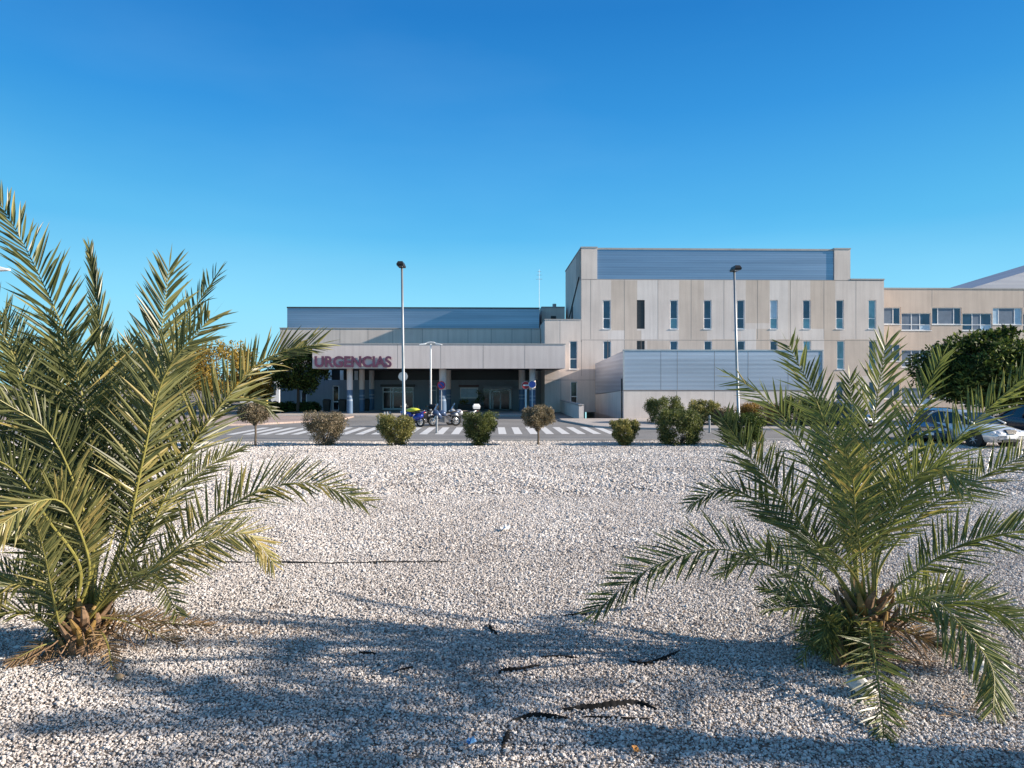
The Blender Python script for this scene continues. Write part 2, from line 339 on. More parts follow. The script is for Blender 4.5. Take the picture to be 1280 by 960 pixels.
# ================================================================ walls with real openings
def grid_wall(b, u0, u1, z0, z1, v, holes, tone=None, depth=.22, extra=(), jm=None):
    U = sorted(set([u0, u1] + [c for h in holes for c in h[:2]] + [c for h in extra for c in h[:2]]))
    Z = sorted(set([z0, z1] + [c for h in holes for c in h[2:4]] + [c for h in extra for c in h[2:4]]))
    U = [c for c in U if u0 <= c <= u1]; Z = [c for c in Z if z0 <= c <= z1]
    for i in range(len(U)-1):
        for j in range(len(Z)-1):
            cu, cz = (U[i]+U[i+1])/2, (Z[j]+Z[j+1])/2
            if any(h[0] < cu < h[1] and h[2] < cz < h[3] for h in holes): continue
            b.poly([(U[i], v, Z[j]), (U[i+1], v, Z[j]), (U[i+1], v, Z[j+1]), (U[i], v, Z[j+1])], tone(cu, cz) if tone else None)
    for h in holes:
        a0, a1, c0, c1 = max(h[0], u0), min(h[1], u1), max(h[2], z0), min(h[3], z1)
        for q in ([(a0,v,c0),(a0,v+depth,c0),(a0,v+depth,c1),(a0,v,c1)], [(a1,v,c0),(a1,v,c1),(a1,v+depth,c1),(a1,v+depth,c0)],
                  [(a0,v,c0),(a1,v,c0),(a1,v+depth,c0),(a0,v+depth,c0)], [(a0,v,c1),(a0,v+depth,c1),(a1,v+depth,c1),(a1,v,c1)]): b.poly(q)
def window(parent, h, v, mats, transom=None, mull=(), frame=.07, name='window', depth=.16):
    """h = (u0,u1,z0,z1); mats: list of (u0,u1,z0,z1,mat) panes or one material"""
    b = MB(); u0, u1, z0, z1 = h; y0, y1 = v+depth-.06, v+depth
    b.box(u0, u0+frame, y0, y1, z0, z1); b.box(u1-frame, u1, y0, y1, z0, z1)
    b.box(u0+frame, u1-frame, y0, y1, z0, z0+frame); b.box(u0+frame, u1-frame, y0, y1, z1-frame, z1)
    zs = [z0] + ([transom] if transom else []) + [z1]
    if transom: b.box(u0+frame, u1-frame, y0, y1, transom-frame/2, transom+frame/2)
    for m_ in mull: b.box(m_-frame/2, m_+frame/2, y0+.004, y1-.004, z0+frame, z1-frame)
    b.box(u0-.05, u1+.05, v-.05, v+.06, z0-.06, z0-.003)
    f = b.build(name, M['frame'], parent)
    us_ = [u0] + list(mull) + [u1]; k = 0
    for i in range(len(us_)-1):
        for j in range(len(zs)-1):
            p = MB(); p.box(us_[i]+frame*.5, us_[i+1]-frame*.5, v+depth-.03, v+depth-.015, zs[j]+frame*.5, zs[j+1]-frame*.5)
            o = p.build('pane', M[mats[k % len(mats)]], None); k += 1
            bs = BASE.get(parent)
            if bs is not None:
                for vv in o.data.vertices: vv.co = vv.co - bs
            o.parent = f
    return f
def joints(b, lines, v, w=.035, pr=.003):
    for (ua, za, ub, zb) in lines:
        if ua == ub: b.box(ua-w/2, ua+w/2, v-pr, v+.02, za, zb)
        else: b.box(ua, ub, v-pr-.001, v+.019, za-w/2, za+w/2)

# ================================================================ TALL HOSPITAL BLOCK
VT = 63.0
uL, uTer, uR = fu(726.5, VT), fu(681, VT), fu(1105, VT)
Zp = lambda py, px=880, v=VT: fz(py, fu(px, v), v)
zroof, zband, zside = Zp(310, 736), Zp(350, 890), Zp(350, 1080)
t = bthing('hospital_building', 'tall concrete hospital block with a blue metal top band and a row of narrow windows', 'building', (uL+uR)/2, VT)
cols3 = [758.5, 801, 842.5, 884.5, 926, 967.5, 1008.5, 1050, 1090.5]
cols2 = [717, 759, 801, 842.5, 885, 926.5, 967.5, 1009, 1051, 1091]
pat3 = ['glass glass', 'louv', 'glass2 glass', 'glass glass', 'glass glass', 'glass2 palepan', 'glass2 glass', 'glass2 glass', 'glass2 glass2']
pat2 = ['glass glass', 'glass glass', 'louv', 'glass2 glass', 'glass3 glass', 'glass3 glass', 'glass3 glass', 'glass2 glass2', 'glass2 glass2', 'glass2 glass']
hw = 5.0/FPX*VT
wins = []
for cx, pt in zip(cols3, pat3): u = fu(cx, VT); wins.append((u-hw, u+hw, Zp(411, cx), Zp(375, cx), pt))
for cx, pt in zip(cols2, pat2): u = fu(cx, VT); wins.append((u-hw, u+hw, Zp(461.5, cx), Zp(426, cx), pt))
u = fu(717.5, VT); wins.append((u-hw*.85, u+hw*.85, Zp(506, 717), Zp(477, 717), 'glass3 glass3'))
for cx in (1009, 1050, 1091): u = fu(cx, VT); wins.append((u-hw, u+hw, Zp(512, cx), Zp(477, cx), 'glass2 glass'))
pxu = lambda x_: fu(x_, VT)
# tone patches (panels of another casting), as in the photo
pt2 = [(764, 796.5, 350.5, 413), (849, 880, 350.5, 437), (932, 962, 350.5, 404), (1013, 1044, 350.5, 411), (781, 801.5, 413, 438), (809, 838, 426, 438), (864, 884, 413, 438), (890, 921, 424, 440),
       (1030, 1050, 411, 475), (1056, 1086, 424, 470), (945, 962, 411, 437), (972, 1003, 424, 438)]
pt3 = [(796.5, 822, 350.5, 424), (760, 781, 413, 424), (962, 985, 350.5, 424), (926, 945, 411, 440), (1003, 1030, 411, 437)]
patch = [(pxu(x0), pxu(x1), Zp(y1, (x0+x1)/2), Zp(y0, (x0+x1)/2), 1) for x0, x1, y0, y1 in pt2] + [(pxu(x0), pxu(x1), Zp(y1, (x0+x1)/2), Zp(y0, (x0+x1)/2), 2) for x0, x1, y0, y1 in pt3]
def tone(cu, cz):
    for p in patch:
        if p[0] < cu < p[1] and p[2] < cz < p[3]: return p[4]
    return 0
b = MB()
grid_wall(b, uL, uR, 0, zband, VT, [w[:4] for w in wins if w[0] > uL], tone, extra=patch)
zter = Zp(400, 704)
grid_wall(b, uTer, uL, 0, zter, VT, [w[:4] for w in wins if w[1] < uL], None)
dep = 13.5
# pylons at each end of the metal band
for x0, x1 in ((726.5, 746.5), (1043, 1063)):
    b.box(pxu(x0), pxu(x1), VT+.003, VT+4, zband, zroof)
b.poly([(uL, VT, 0), (uL, VT+dep, 0), (uL, VT+dep, zroof), (uL, VT, zroof)])                    # left flank
b.poly([(uTer, VT, 0), (uTer, VT+6, 0), (uTer, VT+6, zter), (uTer, VT, zter)])
b.poly([(uTer, VT, zter), (uTer, VT+6, zter), (uL, VT+6, zter), (uL, VT, zter)])
b.poly([(uR, VT, 0), (uR, VT+dep, 0), (uR, VT+dep, zside), (uR, VT, zside)])
b.poly([(uL, VT+dep, 0), (uR, VT+dep, 0), (uR, VT+dep, zroof), (uL, VT+dep, zroof)])
b.poly([(uL, VT, zband), (uR, VT, zband), (uR, VT+dep, zband), (uL, VT+dep, zband)])
uP = pxu(1063); b.poly([(uP, VT+4, zband), (uP, VT+dep, zband), (uP, VT+dep, zroof-.3), (uP, VT+4, zroof-.3)])
b.build('wall', [M['con'], M['con2'], M['con3']], t)
b = MB(); jl = []
for x_ in (738.5, 780.5, 822.5, 864, 905, 947, 988, 1030, 1070): jl.append((pxu(x_), Zp(424, x_), pxu(x_), zband-.01))
for x_ in (727, 759.8, 801.5, 780.5): jl.append((pxu(x_), Zp(470, x_), pxu(x_), Zp(425, x_)))
jl += [(pxu(700), Zp(430, 700), pxu(700), zter), (pxu(701), .02, pxu(701), Zp(474, 700)), (uL, zter*.76, uL, zroof)]
jl += [(uL+.02, Zp(425, 760), uR-.02, 0), (uTer+.02, Zp(475, 700), pxu(779), 0), (pxu(727.2), zband, pxu(746), 0), (pxu(1043), zband, pxu(1062), 0), (uL+.02, zband+.02, uR, 0)]
joints(b, [(p[0], p[1], p[2], p[1] if p[3] == 0 else p[3]) for p in jl], VT)
b.build('panel_joint', M['joint'], t)
b = MB(); b.box(pxu(746.5)+.01, pxu(1043)-.01, VT+.12, VT+dep-.5, zband+.01, Zp(312.5, 890))
cl = b.build('cladding_band', M['clad'], t)
b = MB()
b.box(pxu(746.5)+.01, pxu(1043)-.01, VT+.06, VT+dep, Zp(312.5, 890)+.003, Zp(312.5, 890)+.16)
for x0, x1 in ((726.5, 746.5), (1043, 1063)): b.box(pxu(x0)-.04, pxu(x1)+.04, VT-.04, VT+4.05, zroof+.002, zroof+.12)
b.box(pxu(1063.2), uR+.04, VT-.04, VT+dep, zside+.002, zside+.12); b.box(uTer-.03, uL, VT-.035, VT+.3, zter+.002, zter+.09)
b.box(uL-.05, uL+.25, VT+4.06, VT+dep, zroof+.002, zroof+.12)
b.build('coping', M['kerb'], t)
for w in wins:
    if w[4] == 'louv':
        b = MB(); b.box(w[0], w[1], VT+.12, VT+.15, w[2], w[3]); k = w[2]+.05
        while k < w[3]-.05: b.box(w[0]+.01, w[1]-.01, VT+.06, VT+.118, k, k+.04); k += .12
        b.build('louvre', M['louv'], t)
    else: window(t, w[:4], VT, w[4].split(), w[2]+(w[3]-w[2])*.36)
# flank details: a slim dark door on the terrace and its sloping stair rail
b = MB(); b.box(uL-.05, uL-.003, VT+6.4, VT+7.5, zter, zter+1.9); b.build('roof_door', M['dark'], t)
b = MB(); b.tube([(uL-.05, VT+1.2, zter+4.0), (uL-.05, VT+10.5, zter+.7)], .06, 6); b.build('stair_rail', M['dsteel'], t)

# plant room behind the terrace
tp = bthing('plant_room', 'small grey rooftop hut with one dark vent between the blue metal hall and the tall block', 'building', fu(690, 74), 74)
b = MB(); v = 74; b.box(fu(677, v), fu(706, v), v, v+6, 0, fz(384.5, fu(690, v), v)); b.build('wall', M['con'], tp)
b = MB(); b.box(fu(688.5, v), fu(695, v), v-.06, v-.003, fz(400, fu(690, v), v), fz(395, fu(690, v), v)); b.build('vent', M['dark'], tp)
b = MB(); z = fz(384.5, fu(690, v), v); b.box(fu(676.7, v), fu(706, v), v-.08, v+6, z+.003, z+.1); b.cyl((fu(694, v), v+1, z+.1), (fu(694, v), v+1, z+.5), .2); b.build('roof_cap', M['kerb'], tp)
b = MB(); v = 80; b.tube([(0, 0, 0), (0, 0, fz(337, fu(674, v), v))], [.035, .018], 6)
for k, zz in enumerate((.93, .96, .985)): h = fz(337, fu(674, v), v)*zz; b.tube([(-.35+.08*k, 0, h), (.35-.08*k, 0, h)], .02, 5)
tag(b.build('antenna_mast', M['steel']), 'thin grey antenna mast rising behind the flat roofs', 'antenna').location = BW(fu(674, v), v)

# ================================================================ RIGHT WING
VW = 67.0
zw = lambda py, px=1190: fz(py, fu(px, VW), VW)
pw = lambda x_: fu(x_, VW)
t = bthing('hospital_wing', 'long beige hospital wing at the right with staggered groups of windows', 'building', pw(1200), VW)
uw0, uw1 = pw(1098), pw(1440)
groups = []
for row, (dy, nrow) in enumerate(((0, 1), (46, 1), (93, 1))):
    for k in range(-1, 4):
        x0 = 1165+76*k
        gA = [(x0, x0+8, 384.5, 405.5, 'glass'), (x0+8, x0+28, 384.5, 405.5, 'bluepan'), (x0+28, x0+37, 384.5, 405.5, 'glass')]
        if k in (1, 3): gA = [(x0, x0+8, 384.5, 405.5, 'palepan'), (x0+8, x0+28, 384.5, 405.5, 'bluepan'), (x0+28, x0+37, 384.5, 405.5, 'palepan')]
        x1 = x0+38
        gB = [(x1, x1+13, 391.5, 413, 'bluepan' if k == -1 else 'glass'), (x1+13, x1+23.5, 391.5, 413, 'bluepan'), (x1+23.5, x1+37, 391.5, 413, 'glass')]
        groups.append((x0, x0+37, 384.5+dy, 405.5+dy, gA, None)); groups.append((x1, x1+37, 391.5+dy, 413+dy, gB, 1))
holes = [(max(pw(g[0]), uw0+.3), pw(g[1]), zw(g[3]), zw(g[2])) for g in groups]
b = MB(); ztop = zw(361.5)
grid_wall(b, uw0, uw1, 0, ztop, VW, holes, None)
b.box(uw0, uw1, VW+.4, VW+14, .0, ztop-.002)
b.build('wall', M['conw'], t)
for g, h in zip(groups, holes):
    mu = [pw(s_[0]) for s_ in g[4][1:] if pw(s_[0]) > h[0]+.1]
    kinds = [s_[4] for s_ in g[4]][-(len(mu)+1):]
    if g[5]:
        mats = []
        for kk, kd in enumerate(kinds): mats += ['palepan' if kk == 2 else kd, kd]
        window(t, h, VW, mats, h[2]+(h[3]-h[2])*.33, mu, .07)
    else: window(t, h, VW, kinds, None, mu, .07)
b = MB(); b.box(uw0, uw1, VW-.05, VW+.3, ztop+.002, ztop+.12); b.build('coping', M['kerb'], t)
b = MB()
for x_ in (1165, 1280): b.box(pw(x_)-.02, pw(x_)+.02, VW-.003, VW+.02, zw(384), ztop-.03)
b.build('panel_joint', M['joint'], t)
v = 84; b = MB(); A = (fu(1196, v), fz(361.5, fu(1196, v), v)-.4); B = (fu(1420, v), fz(298, fu(1420, v), v))
b.loft([[(A[0], v, A[1]-2), (B[0], v, A[1]-2), (B[0], v, B[1]), (A[0], v, A[1])], [(A[0], v+14, A[1]-2), (B[0], v+14, A[1]-2), (B[0], v+14, B[1]), (A[0], v+14, A[1])]])
b.build('sloping_roof', M['roofm'], t)

# ================================================================ LOW SERVICE BUILDING with ramp
VS = 49.3
us0, us1 = fu(779.5, VS), fu(1028, VS)
t = bthing('service_building', 'low flat building clad in silver blue metal over a concrete base beside the ramp', 'building', us0, VS)
zs1, zsm = fz(438.5, us0, VS), fz(488, us0, VS)
b = MB(); VB = 62.8
b.loft([[(us0, VS, 0), (us1, VS, 0), (us1, VS, zsm), (us0, VS, zsm)], [(us0, VB, -3), (us1, VB, -.2), (us1, VB, zsm-.4), (us0, VB, zsm-.5)]])
b.poly([(us0, VS+.05, 0), (us0, VB, -3.), (us0, VB+6, -3.2), (us0, VB+6, 0)])
b.build('concrete_base', M['con3'], t)
b = MB(); b.loft([[(us0-.02, VS-.02, zsm+.02), (us1, VS-.02, zsm+.02), (us1, VS-.02, zs1), (us0-.02, VS-.02, zs1)], [(us0-.02, VB, zsm-.45), (us1, VB, zsm-.3), (us1, VB, zs1-.3), (us0-.02, VB, zs1-.52)]])
b.build('metal_cladding', M['clad2'], t)
b = MB()
b.box(us0-.05, us0+.05, VS-.06, VS-.021, zsm+.02, zs1+.05); b.box(us0-.05, us1+.05, VS-.06, VS+.2, zs1+.003, zs1+.09); b.box(us1-.05, us1+.04, VS-.06, VS-.021, zsm+.02, zs1)
b.build('edge_trim', M['steel'], t)
b = MB()
for x_ in (846, 893, 960, 998): uu = fu(x_, VS); b.box(uu-.018, uu+.018, VS-.004, VS+.01, 0.05, zsm-.02)
for x_ in (826, 846.5, 893, 935, 985): uu = fu(x_, VS); b.box(uu-.012, uu+.012, VS-.025, VS-.01, zsm+.05, zs1-.02)
b.box(us0, us1, VS-.012, VS-.001, zsm-.05, zsm+.018)
b.build('panel_joint', M['joint'], t)
b = MB(); b.tube([(us0-.08, VS+.3, .02), (us0-.08, VS+.3, fz(473, us0, VS))], .05, 8); b.build('drain_pipe', M['dsteel'], t)
# parapet of the ramp
uq0 = RU0-.33
t = bthing('ramp_parapet', 'low concrete parapet wall along the ramp left of the metal clad building', 'wall', uq0, RV0)
b = MB(); b.loft([[(uq0, RV0-.3, 0), (RU0, RV0-.3, 0), (RU0, RV0-.3, .98), (uq0, RV0-.3, .98)], [(uq0, VT-.3, 0), (RU0, VT-.3, 0), (RU0, VT-.3, 1.02), (uq0, VT-.3, 1.02)]])
b.build('parapet', M['con3'], t)
b = MB(); b.box(uq0-.03, RU0+.03, RV0-.34, VT-.32, 1.022, 1.08); b.build('coping', M['kerb'], t)

# ================================================================ EMERGENCY HALL on the left, its canopy
VH = 68.0
t = bthing('emergency_hall', 'wide left hospital hall with blue metal top band above the emergency entrance', 'building', fu(515, VH), VH)
hz = lambda py, px=510, v=VH: fz(py, fu(px, v), v)
b = MB(); b.box(fu(359, 72), fu(674, 72), 72, 86, hz(413, 510, 72), hz(385.5, 510, 72)); b.build('cladding_band', M['clad'], t)
b = MB(); b.box(fu(358.7, 72), fu(674.5, 72), 71.9, 86, hz(385.5, 510, 72)+.003, hz(385.5, 510, 72)+.12)
for k in range(-2, 0): pass
b.build('coping', M['dsteel'], t)
zc = hz(411, 510)
u0, u1 = fu(350, VH), fu(675.5, VH)
wl_ = [(fu(375.5, VH), fu(383.5, VH), hz(514, 380), hz(489, 380)), (fu(415.5, VH), fu(424, VH), hz(513.5, 420), hz(482, 420))]
clere = (fu(407, VH), fu(672, VH), hz(475), hz(461.2))
door1 = (fu(478, VH), fu(517, VH), .10, hz(484)); shop = (fu(575, VH), fu(597.5, VH), hz(497.5), hz(484.5)); door2 = (fu(604, VH), fu(640, VH), .10, hz(483.5))
side = (fu(537, VH), fu(546, VH), .10, hz(482))
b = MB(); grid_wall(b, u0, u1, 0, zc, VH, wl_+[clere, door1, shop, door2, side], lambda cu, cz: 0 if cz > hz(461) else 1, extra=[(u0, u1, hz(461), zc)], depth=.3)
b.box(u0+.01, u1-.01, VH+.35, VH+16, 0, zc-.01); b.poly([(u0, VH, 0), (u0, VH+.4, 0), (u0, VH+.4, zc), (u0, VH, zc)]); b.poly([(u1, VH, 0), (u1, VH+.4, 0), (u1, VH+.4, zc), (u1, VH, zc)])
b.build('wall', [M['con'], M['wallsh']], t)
b = MB()
for x_ in (425, 460, 491, 528, 560, 585, 614, 640, 664): uu = fu(x_, VH); b.box(uu-.02, uu+.02, VH-.003, VH+.01, hz(430), zc)
b.build('panel_joint', M['joint'], t)
b = MB(); b.box(u0-.04, u1+.04, VH-.05, VH+.3, zc+.002, zc+.09); b.build('coping', M['kerb'], t)
b = MB(); b.box(clere[0], clere[1], VH+.25, VH+.28, clere[2], clere[3]); cg = b.build('clerestory', M['dark'], t)
b = MB()
for x_ in (412, 427, 445, 672): uu = fu(x_, VH); b.box(uu-.16, uu+.16, VH+.03, VH+.24, clere[2], clere[3])
b.build('mullion', M['frame'], t)
for h in wl_: window(t, h, VH, ['glass3', 'glass3'], h[2]+(h[3]-h[2])*.36, (), .1)
def door(h, mull, nm='entrance_door', mats=('glass3',)):
    f = window(t, h, VH, list(mats), h[3]-.45, mull, .09, nm, .2); return f
door(door1, (fu(488, VH), fu(491, VH), fu(505, VH)))
door(side, (), mats=('bluepan', 'bluepan'))
b = MB(); b.box(fu(476, VH), fu(519, VH), VH-.25, VH-.003, hz(484)+.03, hz(480.5)); b.build('door_header', M['dark'], t)
f = window(t, shop, VH, ['palepan'], None, (), .1, 'kiosk_window')
b = MB(); b.box(fu(573.5, VH), fu(598.5, VH), VH-.12, VH-.003, hz(484.2)+.03, hz(481.2)); b.build('kiosk_fascia', plain('fascia_brown', (.10, .035, .03), .5), t)
# rounded white automatic door
b = MB(); d = door2
b.box(d[0], d[1], VH+.2, VH+.25, d[2], d[3])
dd = b.build('entrance_door', M['glass3'], t)
b = MB()
def archframe(a0, a1, top, r):
    pts = [(a0, VH-.1, .12), (a0, VH-.1, top-r)] + [(a0+r-r*math.cos(q), VH-.1, top-r+r*math.sin(q)) for q in (R(30), R(60), R(90))]
    pts += [(a1-r+r*math.cos(q), VH-.1, top-r+r*math.sin(q)) for q in (R(90), R(60), R(30))] + [(a1, VH-.1, top-r), (a1, VH-.1, .12)]
    return pts
b.tube(archframe(fu(613, VH), fu(638, VH), hz(486), .35), .11, 8); b.tube(archframe(fu(616, VH), fu(625.5, VH), hz(489), .25), .06, 6)
o = b.build('door_arch', M['frame'], t)
b = MB(); b.obox(((fu(605, VH)+fu(641, VH))/2, VH-.5, hz(484.3)), (fu(641, VH)-fu(605, VH), .9, .28)); b.build('door_canopy', M['wallsh'], t)

# canopy
VC, VCB = 57.0, 67.9
uc0, uc1 = fu(390.5, VC), fu(706.5, VC)
zcb, zct = fz(460.6, fu(550, VC), VC), fz(430.5, fu(550, VC), VC)
t = bthing('entrance_canopy', 'wide pale concrete entrance canopy on round columns over the emergency doors', 'canopy', (uc0+uc1)/2, VC)
b = MB()
b.box(uc0, uc1, VC, VC+.35, zcb, zct); 
b.box(uc0, uc0+.35, VC+.35, VT-.01, zcb, zct); b.box(uc1-.35, uc1, VC+.35, VT-.01, zcb, zct)
b.build('fascia', M['canopy'], t)
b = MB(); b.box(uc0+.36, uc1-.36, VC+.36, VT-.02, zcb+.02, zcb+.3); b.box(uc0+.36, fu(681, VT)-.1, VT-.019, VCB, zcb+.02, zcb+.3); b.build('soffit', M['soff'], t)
b = MB(); b.box(uc0-.03, uc1+.03, VC-.04, VC+.4, zct+.003, zct+.08); b.build('coping', M['kerb'], t)
b = MB()
for x_ in (497, 551, 604, 656): uu = fu(x_, VC); b.box(uu-.015, uu+.015, VC-.003, VC+.01, zcb+.02, zct-.02)
b.build('panel_joint', M['joint'], t)
for (x_, v, r) in ((437.3, VC+1.1, .24), (452.3, VC+5.3, .24), (464.7, VC+9.8, .24), (553.5, VC+1.2, .30), (665.5, VC+1.3, .26), (652.5, VC+7, .30), (560, VC+8, .28)):
    uu = fu(x_, v); b = MB(); n = 20
    zz = [.10, 1.12, 1.26, 1.42, 1.56, 2.02, zcb+.02]; ms = [1, 2, 1, 2, 1, 0]
    for i in range(6): b.tube([(uu, v, zz[i]), (uu, v, zz[i+1])], r, n, ms[i], cap=False)
    b.build('column', [M['canopy'], M['colblue'], M['colstripe']], t, True)
# lettering
def text_mesh(txt, size, extr, off, mat, name):
    cu = bpy.data.curves.new(name, 'FONT'); cu.body = txt; cu.size = size; cu.extrude = extr; cu.offset = off; cu.align_x = 'LEFT'
    o = bpy.data.objects.new(name, cu); COL.objects.link(o); bpy.context.view_layer.update()
    me = bpy.data.meshes.new_from_object(o.evaluated_get(bpy.context.evaluated_depsgraph_get())); bpy.data.objects.remove(o)
    xs = np.array([v.co[:] for v in me.vertices]); return me, xs
sg = bthing('letter_sign', 'maroon capital letters reading URGENCIAS on the canopy front', 'sign', fu(393.5, VC), VC)
tw, th_ = fu(490, VC)-fu(393.8, VC), (459.2-445.2)/FPX*VC
me, xs = text_mesh('URGENCIAS', 1., .04, .034, M['letter'], 'lettering')
mn, mx = xs.min(0), xs.max(0)
me.transform(Matrix.Diagonal((tw/(mx[0]-mn[0]), th_/(mx[1]-mn[1]), 1, 1)) @ Matrix.Translation((-mn[0], -mn[1], 0)))
me.transform(Matrix.Rotation(R(90), 4, 'X')); me.transform(Matrix.Translation((0, -.09, fz(459.2, fu(440, VC), VC))))
me.materials.append(M['letter']); o = bpy.data.objects.new('lettering', me); COL.objects.link(o); o.parent = sg

# ================================================================ FOLIAGE
def leaf(b, p, d, n, L, w):
    s_ = d.cross(n)
    if s_.length < 1e-4: return
    s_.normalize(); s_ = s_*(w/2); m_ = p + d*(L*.45)
    i = [b.vert(p), b.vert(m_ + s_), b.vert(p + d*L), b.vert(m_ - s_)]; b.face(i)
def rvec(r): 
    while 1:
        v = Vector((r.uniform(-1, 1), r.uniform(-1, 1), r.uniform(-1, 1)))
        if .05 < v.length < 1: return v.normalized()
def foliage(b, r, clumps, nleaf, L, tone=(.1, .9), up=.3):
    for (c, rad) in clumps:
        ct = r.uniform(-.16, .16)
        for k in range(nleaf):
            d = rvec(r); q = rad*(r.random()**.4); p = c + d*q
            dd = (d*.6 + rvec(r)*.8 + Vector((0, 0, up))).normalized()
            b.tone = min(1, max(0, r.uniform(*tone)+ct)); leaf(b, p, dd, rvec(r), L*r.uniform(.7, 1.3), L*r.uniform(.4, .6))
def shrub(name, label, cat, loc, w, h, mat, seed, form='bush', leafL=.055, n=26, group=None, trunk_h=0.):
    n = int(n*1.5)
    r = random.Random(seed); t = thing(name, label, cat, loc, 0, group); b = MB(); st = MB(); cl = []; w *= 1.08
    for k in range(n*3):
        az = r.uniform(0, 2*math.pi)
        if form == 'ball':
            d = rvec(r); c = Vector((0, 0, trunk_h+(h-trunk_h)*.5)) + Vector((d.x*w/2, d.y*w/2, d.z*(h-trunk_h)/2))*(r.uniform(.55, .92))
        else:
            z = h*(r.random()**.72)*.95; prof = (.26+.74*min(1, z/(h*.62))) if form == 'cone' else (.72+.28*math.sin(math.pi*min(1, z/h*.9)))
            if z > h*.8: prof *= 1-.22*((z/h-.8)/.2)**2
            rr = w/2*prof*(r.uniform(.3, 1)**.5); c = Vector((rr*math.cos(az), rr*math.sin(az), max(.06, z)))
        cl.append((c, w*r.uniform(.08, .13)))
    foliage(b, r, cl, 95, leafL*1.3)
    for k in range(12):
        az = r.uniform(0, 6.28); top = r.choice(cl)[0]
        base = Vector((.05*math.cos(az), .05*math.sin(az), trunk_h*.85)); st.tube([base, base.lerp(top, .5)+Vector((0, 0, .08*h)), top], [.02, .014, .005], 5)
    for k in range(60):                                        # bare shoots that break the outline
        c, rad = r.choice(cl); d = (Vector((c.x, c.y, (c.z-h*.3))).normalized()*.6 + rvec(r)*.4 + Vector((0, 0, .4))).normalized(); q = c + d*rad*1.5
        st.tube([c, q], [.006, .003], 3)
        for j in range(5): b.tone = r.uniform(.3, 1); leaf(b, c.lerp(q, .4+.12*j), (d+rvec(r)).normalized(), rvec(r), leafL, leafL*.5)
    if trunk_h: st.tube([(0, 0, -.05), (.02, 0, trunk_h*.5), (0, .01, trunk_h*1.05)], [.05, .042, .04], 8)
    st.build('stem' if not trunk_h else 'trunk', M['twig'], t); b.build('foliage' if not trunk_h else 'crown', mat, t, tone=True)
    return t
g = 'clipped shrubs along the gravel edge'
def on(px, py): return G(px, py)
S = 28.8/FPX
shrub('clipped_shrub', 'greyish brown flat-topped clipped shrub, leftmost of the row by the road', 'shrub', on(406, 557), 46*S, 41*S, M['leafB'], 1, 'cone', .05, 30, g)
shrub('clipped_shrub', 'pale yellow green clipped shrub in front of the blue motorcycle', 'shrub', on(495.5, 557), 42*S, 37*S, M['leafY'], 2, 'cone', .055, 28, g)
shrub('clipped_shrub', 'mid green clipped shrub with brownish top just left of the round topiary', 'shrub', on(599.5, 557), 40*S, 41*S, M['leafG'], 3, 'cone', .055, 30, g)
shrub('topiary_tree', 'grey brown ball topiary on a thin bare trunk by the road edge', 'shrub', on(672.5, 557), 40*S, 50*S, M['leafB'], 4, 'ball', .05, 30, None, 21*S)
shrub('clipped_shrub', 'smallest clipped shrub with bright yellow green tips, right of the topiary', 'shrub', on(780.5, 557), 31*S, 31*S, M['leafY'], 5, 'cone', .055, 22, g)
shrub('clipped_shrub', 'broad dark green rounded shrub in front of the low metal clad building', 'shrub', on(848, 556.5), 50*S, 43*S, M['leafG'], 6, 'bush', .06, 36, g)
shrub('topiary_tree', 'small dry crowned tree on a thin dark trunk behind the left palm fronds', 'shrub', on(319, 558), 38*S, 52*S, M['leafB'], 7, 'ball', .055, 22, None, 30*S)
shrub('clipped_shrub', 'dark green bush half hidden behind the left fronds of the right palm', 'shrub', on(928, 557), 46*S, 38*S, M['leafD'], 8, 'bush', .06, 30, g)
g = 'bushes at the foot of the low building'
def bs(px, py, w, h, mat, seed, label, form='bush', L=.07):
    D = CAMH*FPX/(py-480); k = D/FPX; shrub('bush', label, 'bush', on(px, py)+Vector((0, 0, .1)), w*k, h*k, mat, seed, form, L, 26, g)
bs(830, 530.5, 42, 30, M['leafG'], 11, 'loose green bush behind the broad clipped shrub, nearest the concrete base')
bs(879, 532.5, 34, 29, M['leafY'], 12, 'yellow green bush with an orange side beside a short bollard')
bs(903, 533, 30, 19, M['leafB'], 13, 'low brown dry bush right of the short bollard')
bs(951, 533, 52, 24, M['leafO'], 14, 'orange brown hedge-like bush behind the right street lamp')
bs(1004, 534, 50, 34, M['leafD'], 15, 'dark rounded bush seen between the fronds of the right palm')
g = 'low bushes along the left hall'
for i, (px, w, h, lb) in enumerate(((352, 30, 12, 'low dark bush at the far left end of the hall wall'), (386, 26, 11, 'low dark bush under the small left window of the hall'), (362, 22, 9, 'low dark bush around the foot of the dark green tree'))):
    k = 62/FPX; shrub('low_bush', lb, 'bush', P(px, 515.8, 62)*1.0, w*k, h*k, M['leafD'], 30+i, 'bush', .11, 12, g)
for o in bpy.data.objects:
    if o.name.startswith('low_bush'): o.location.z = 0

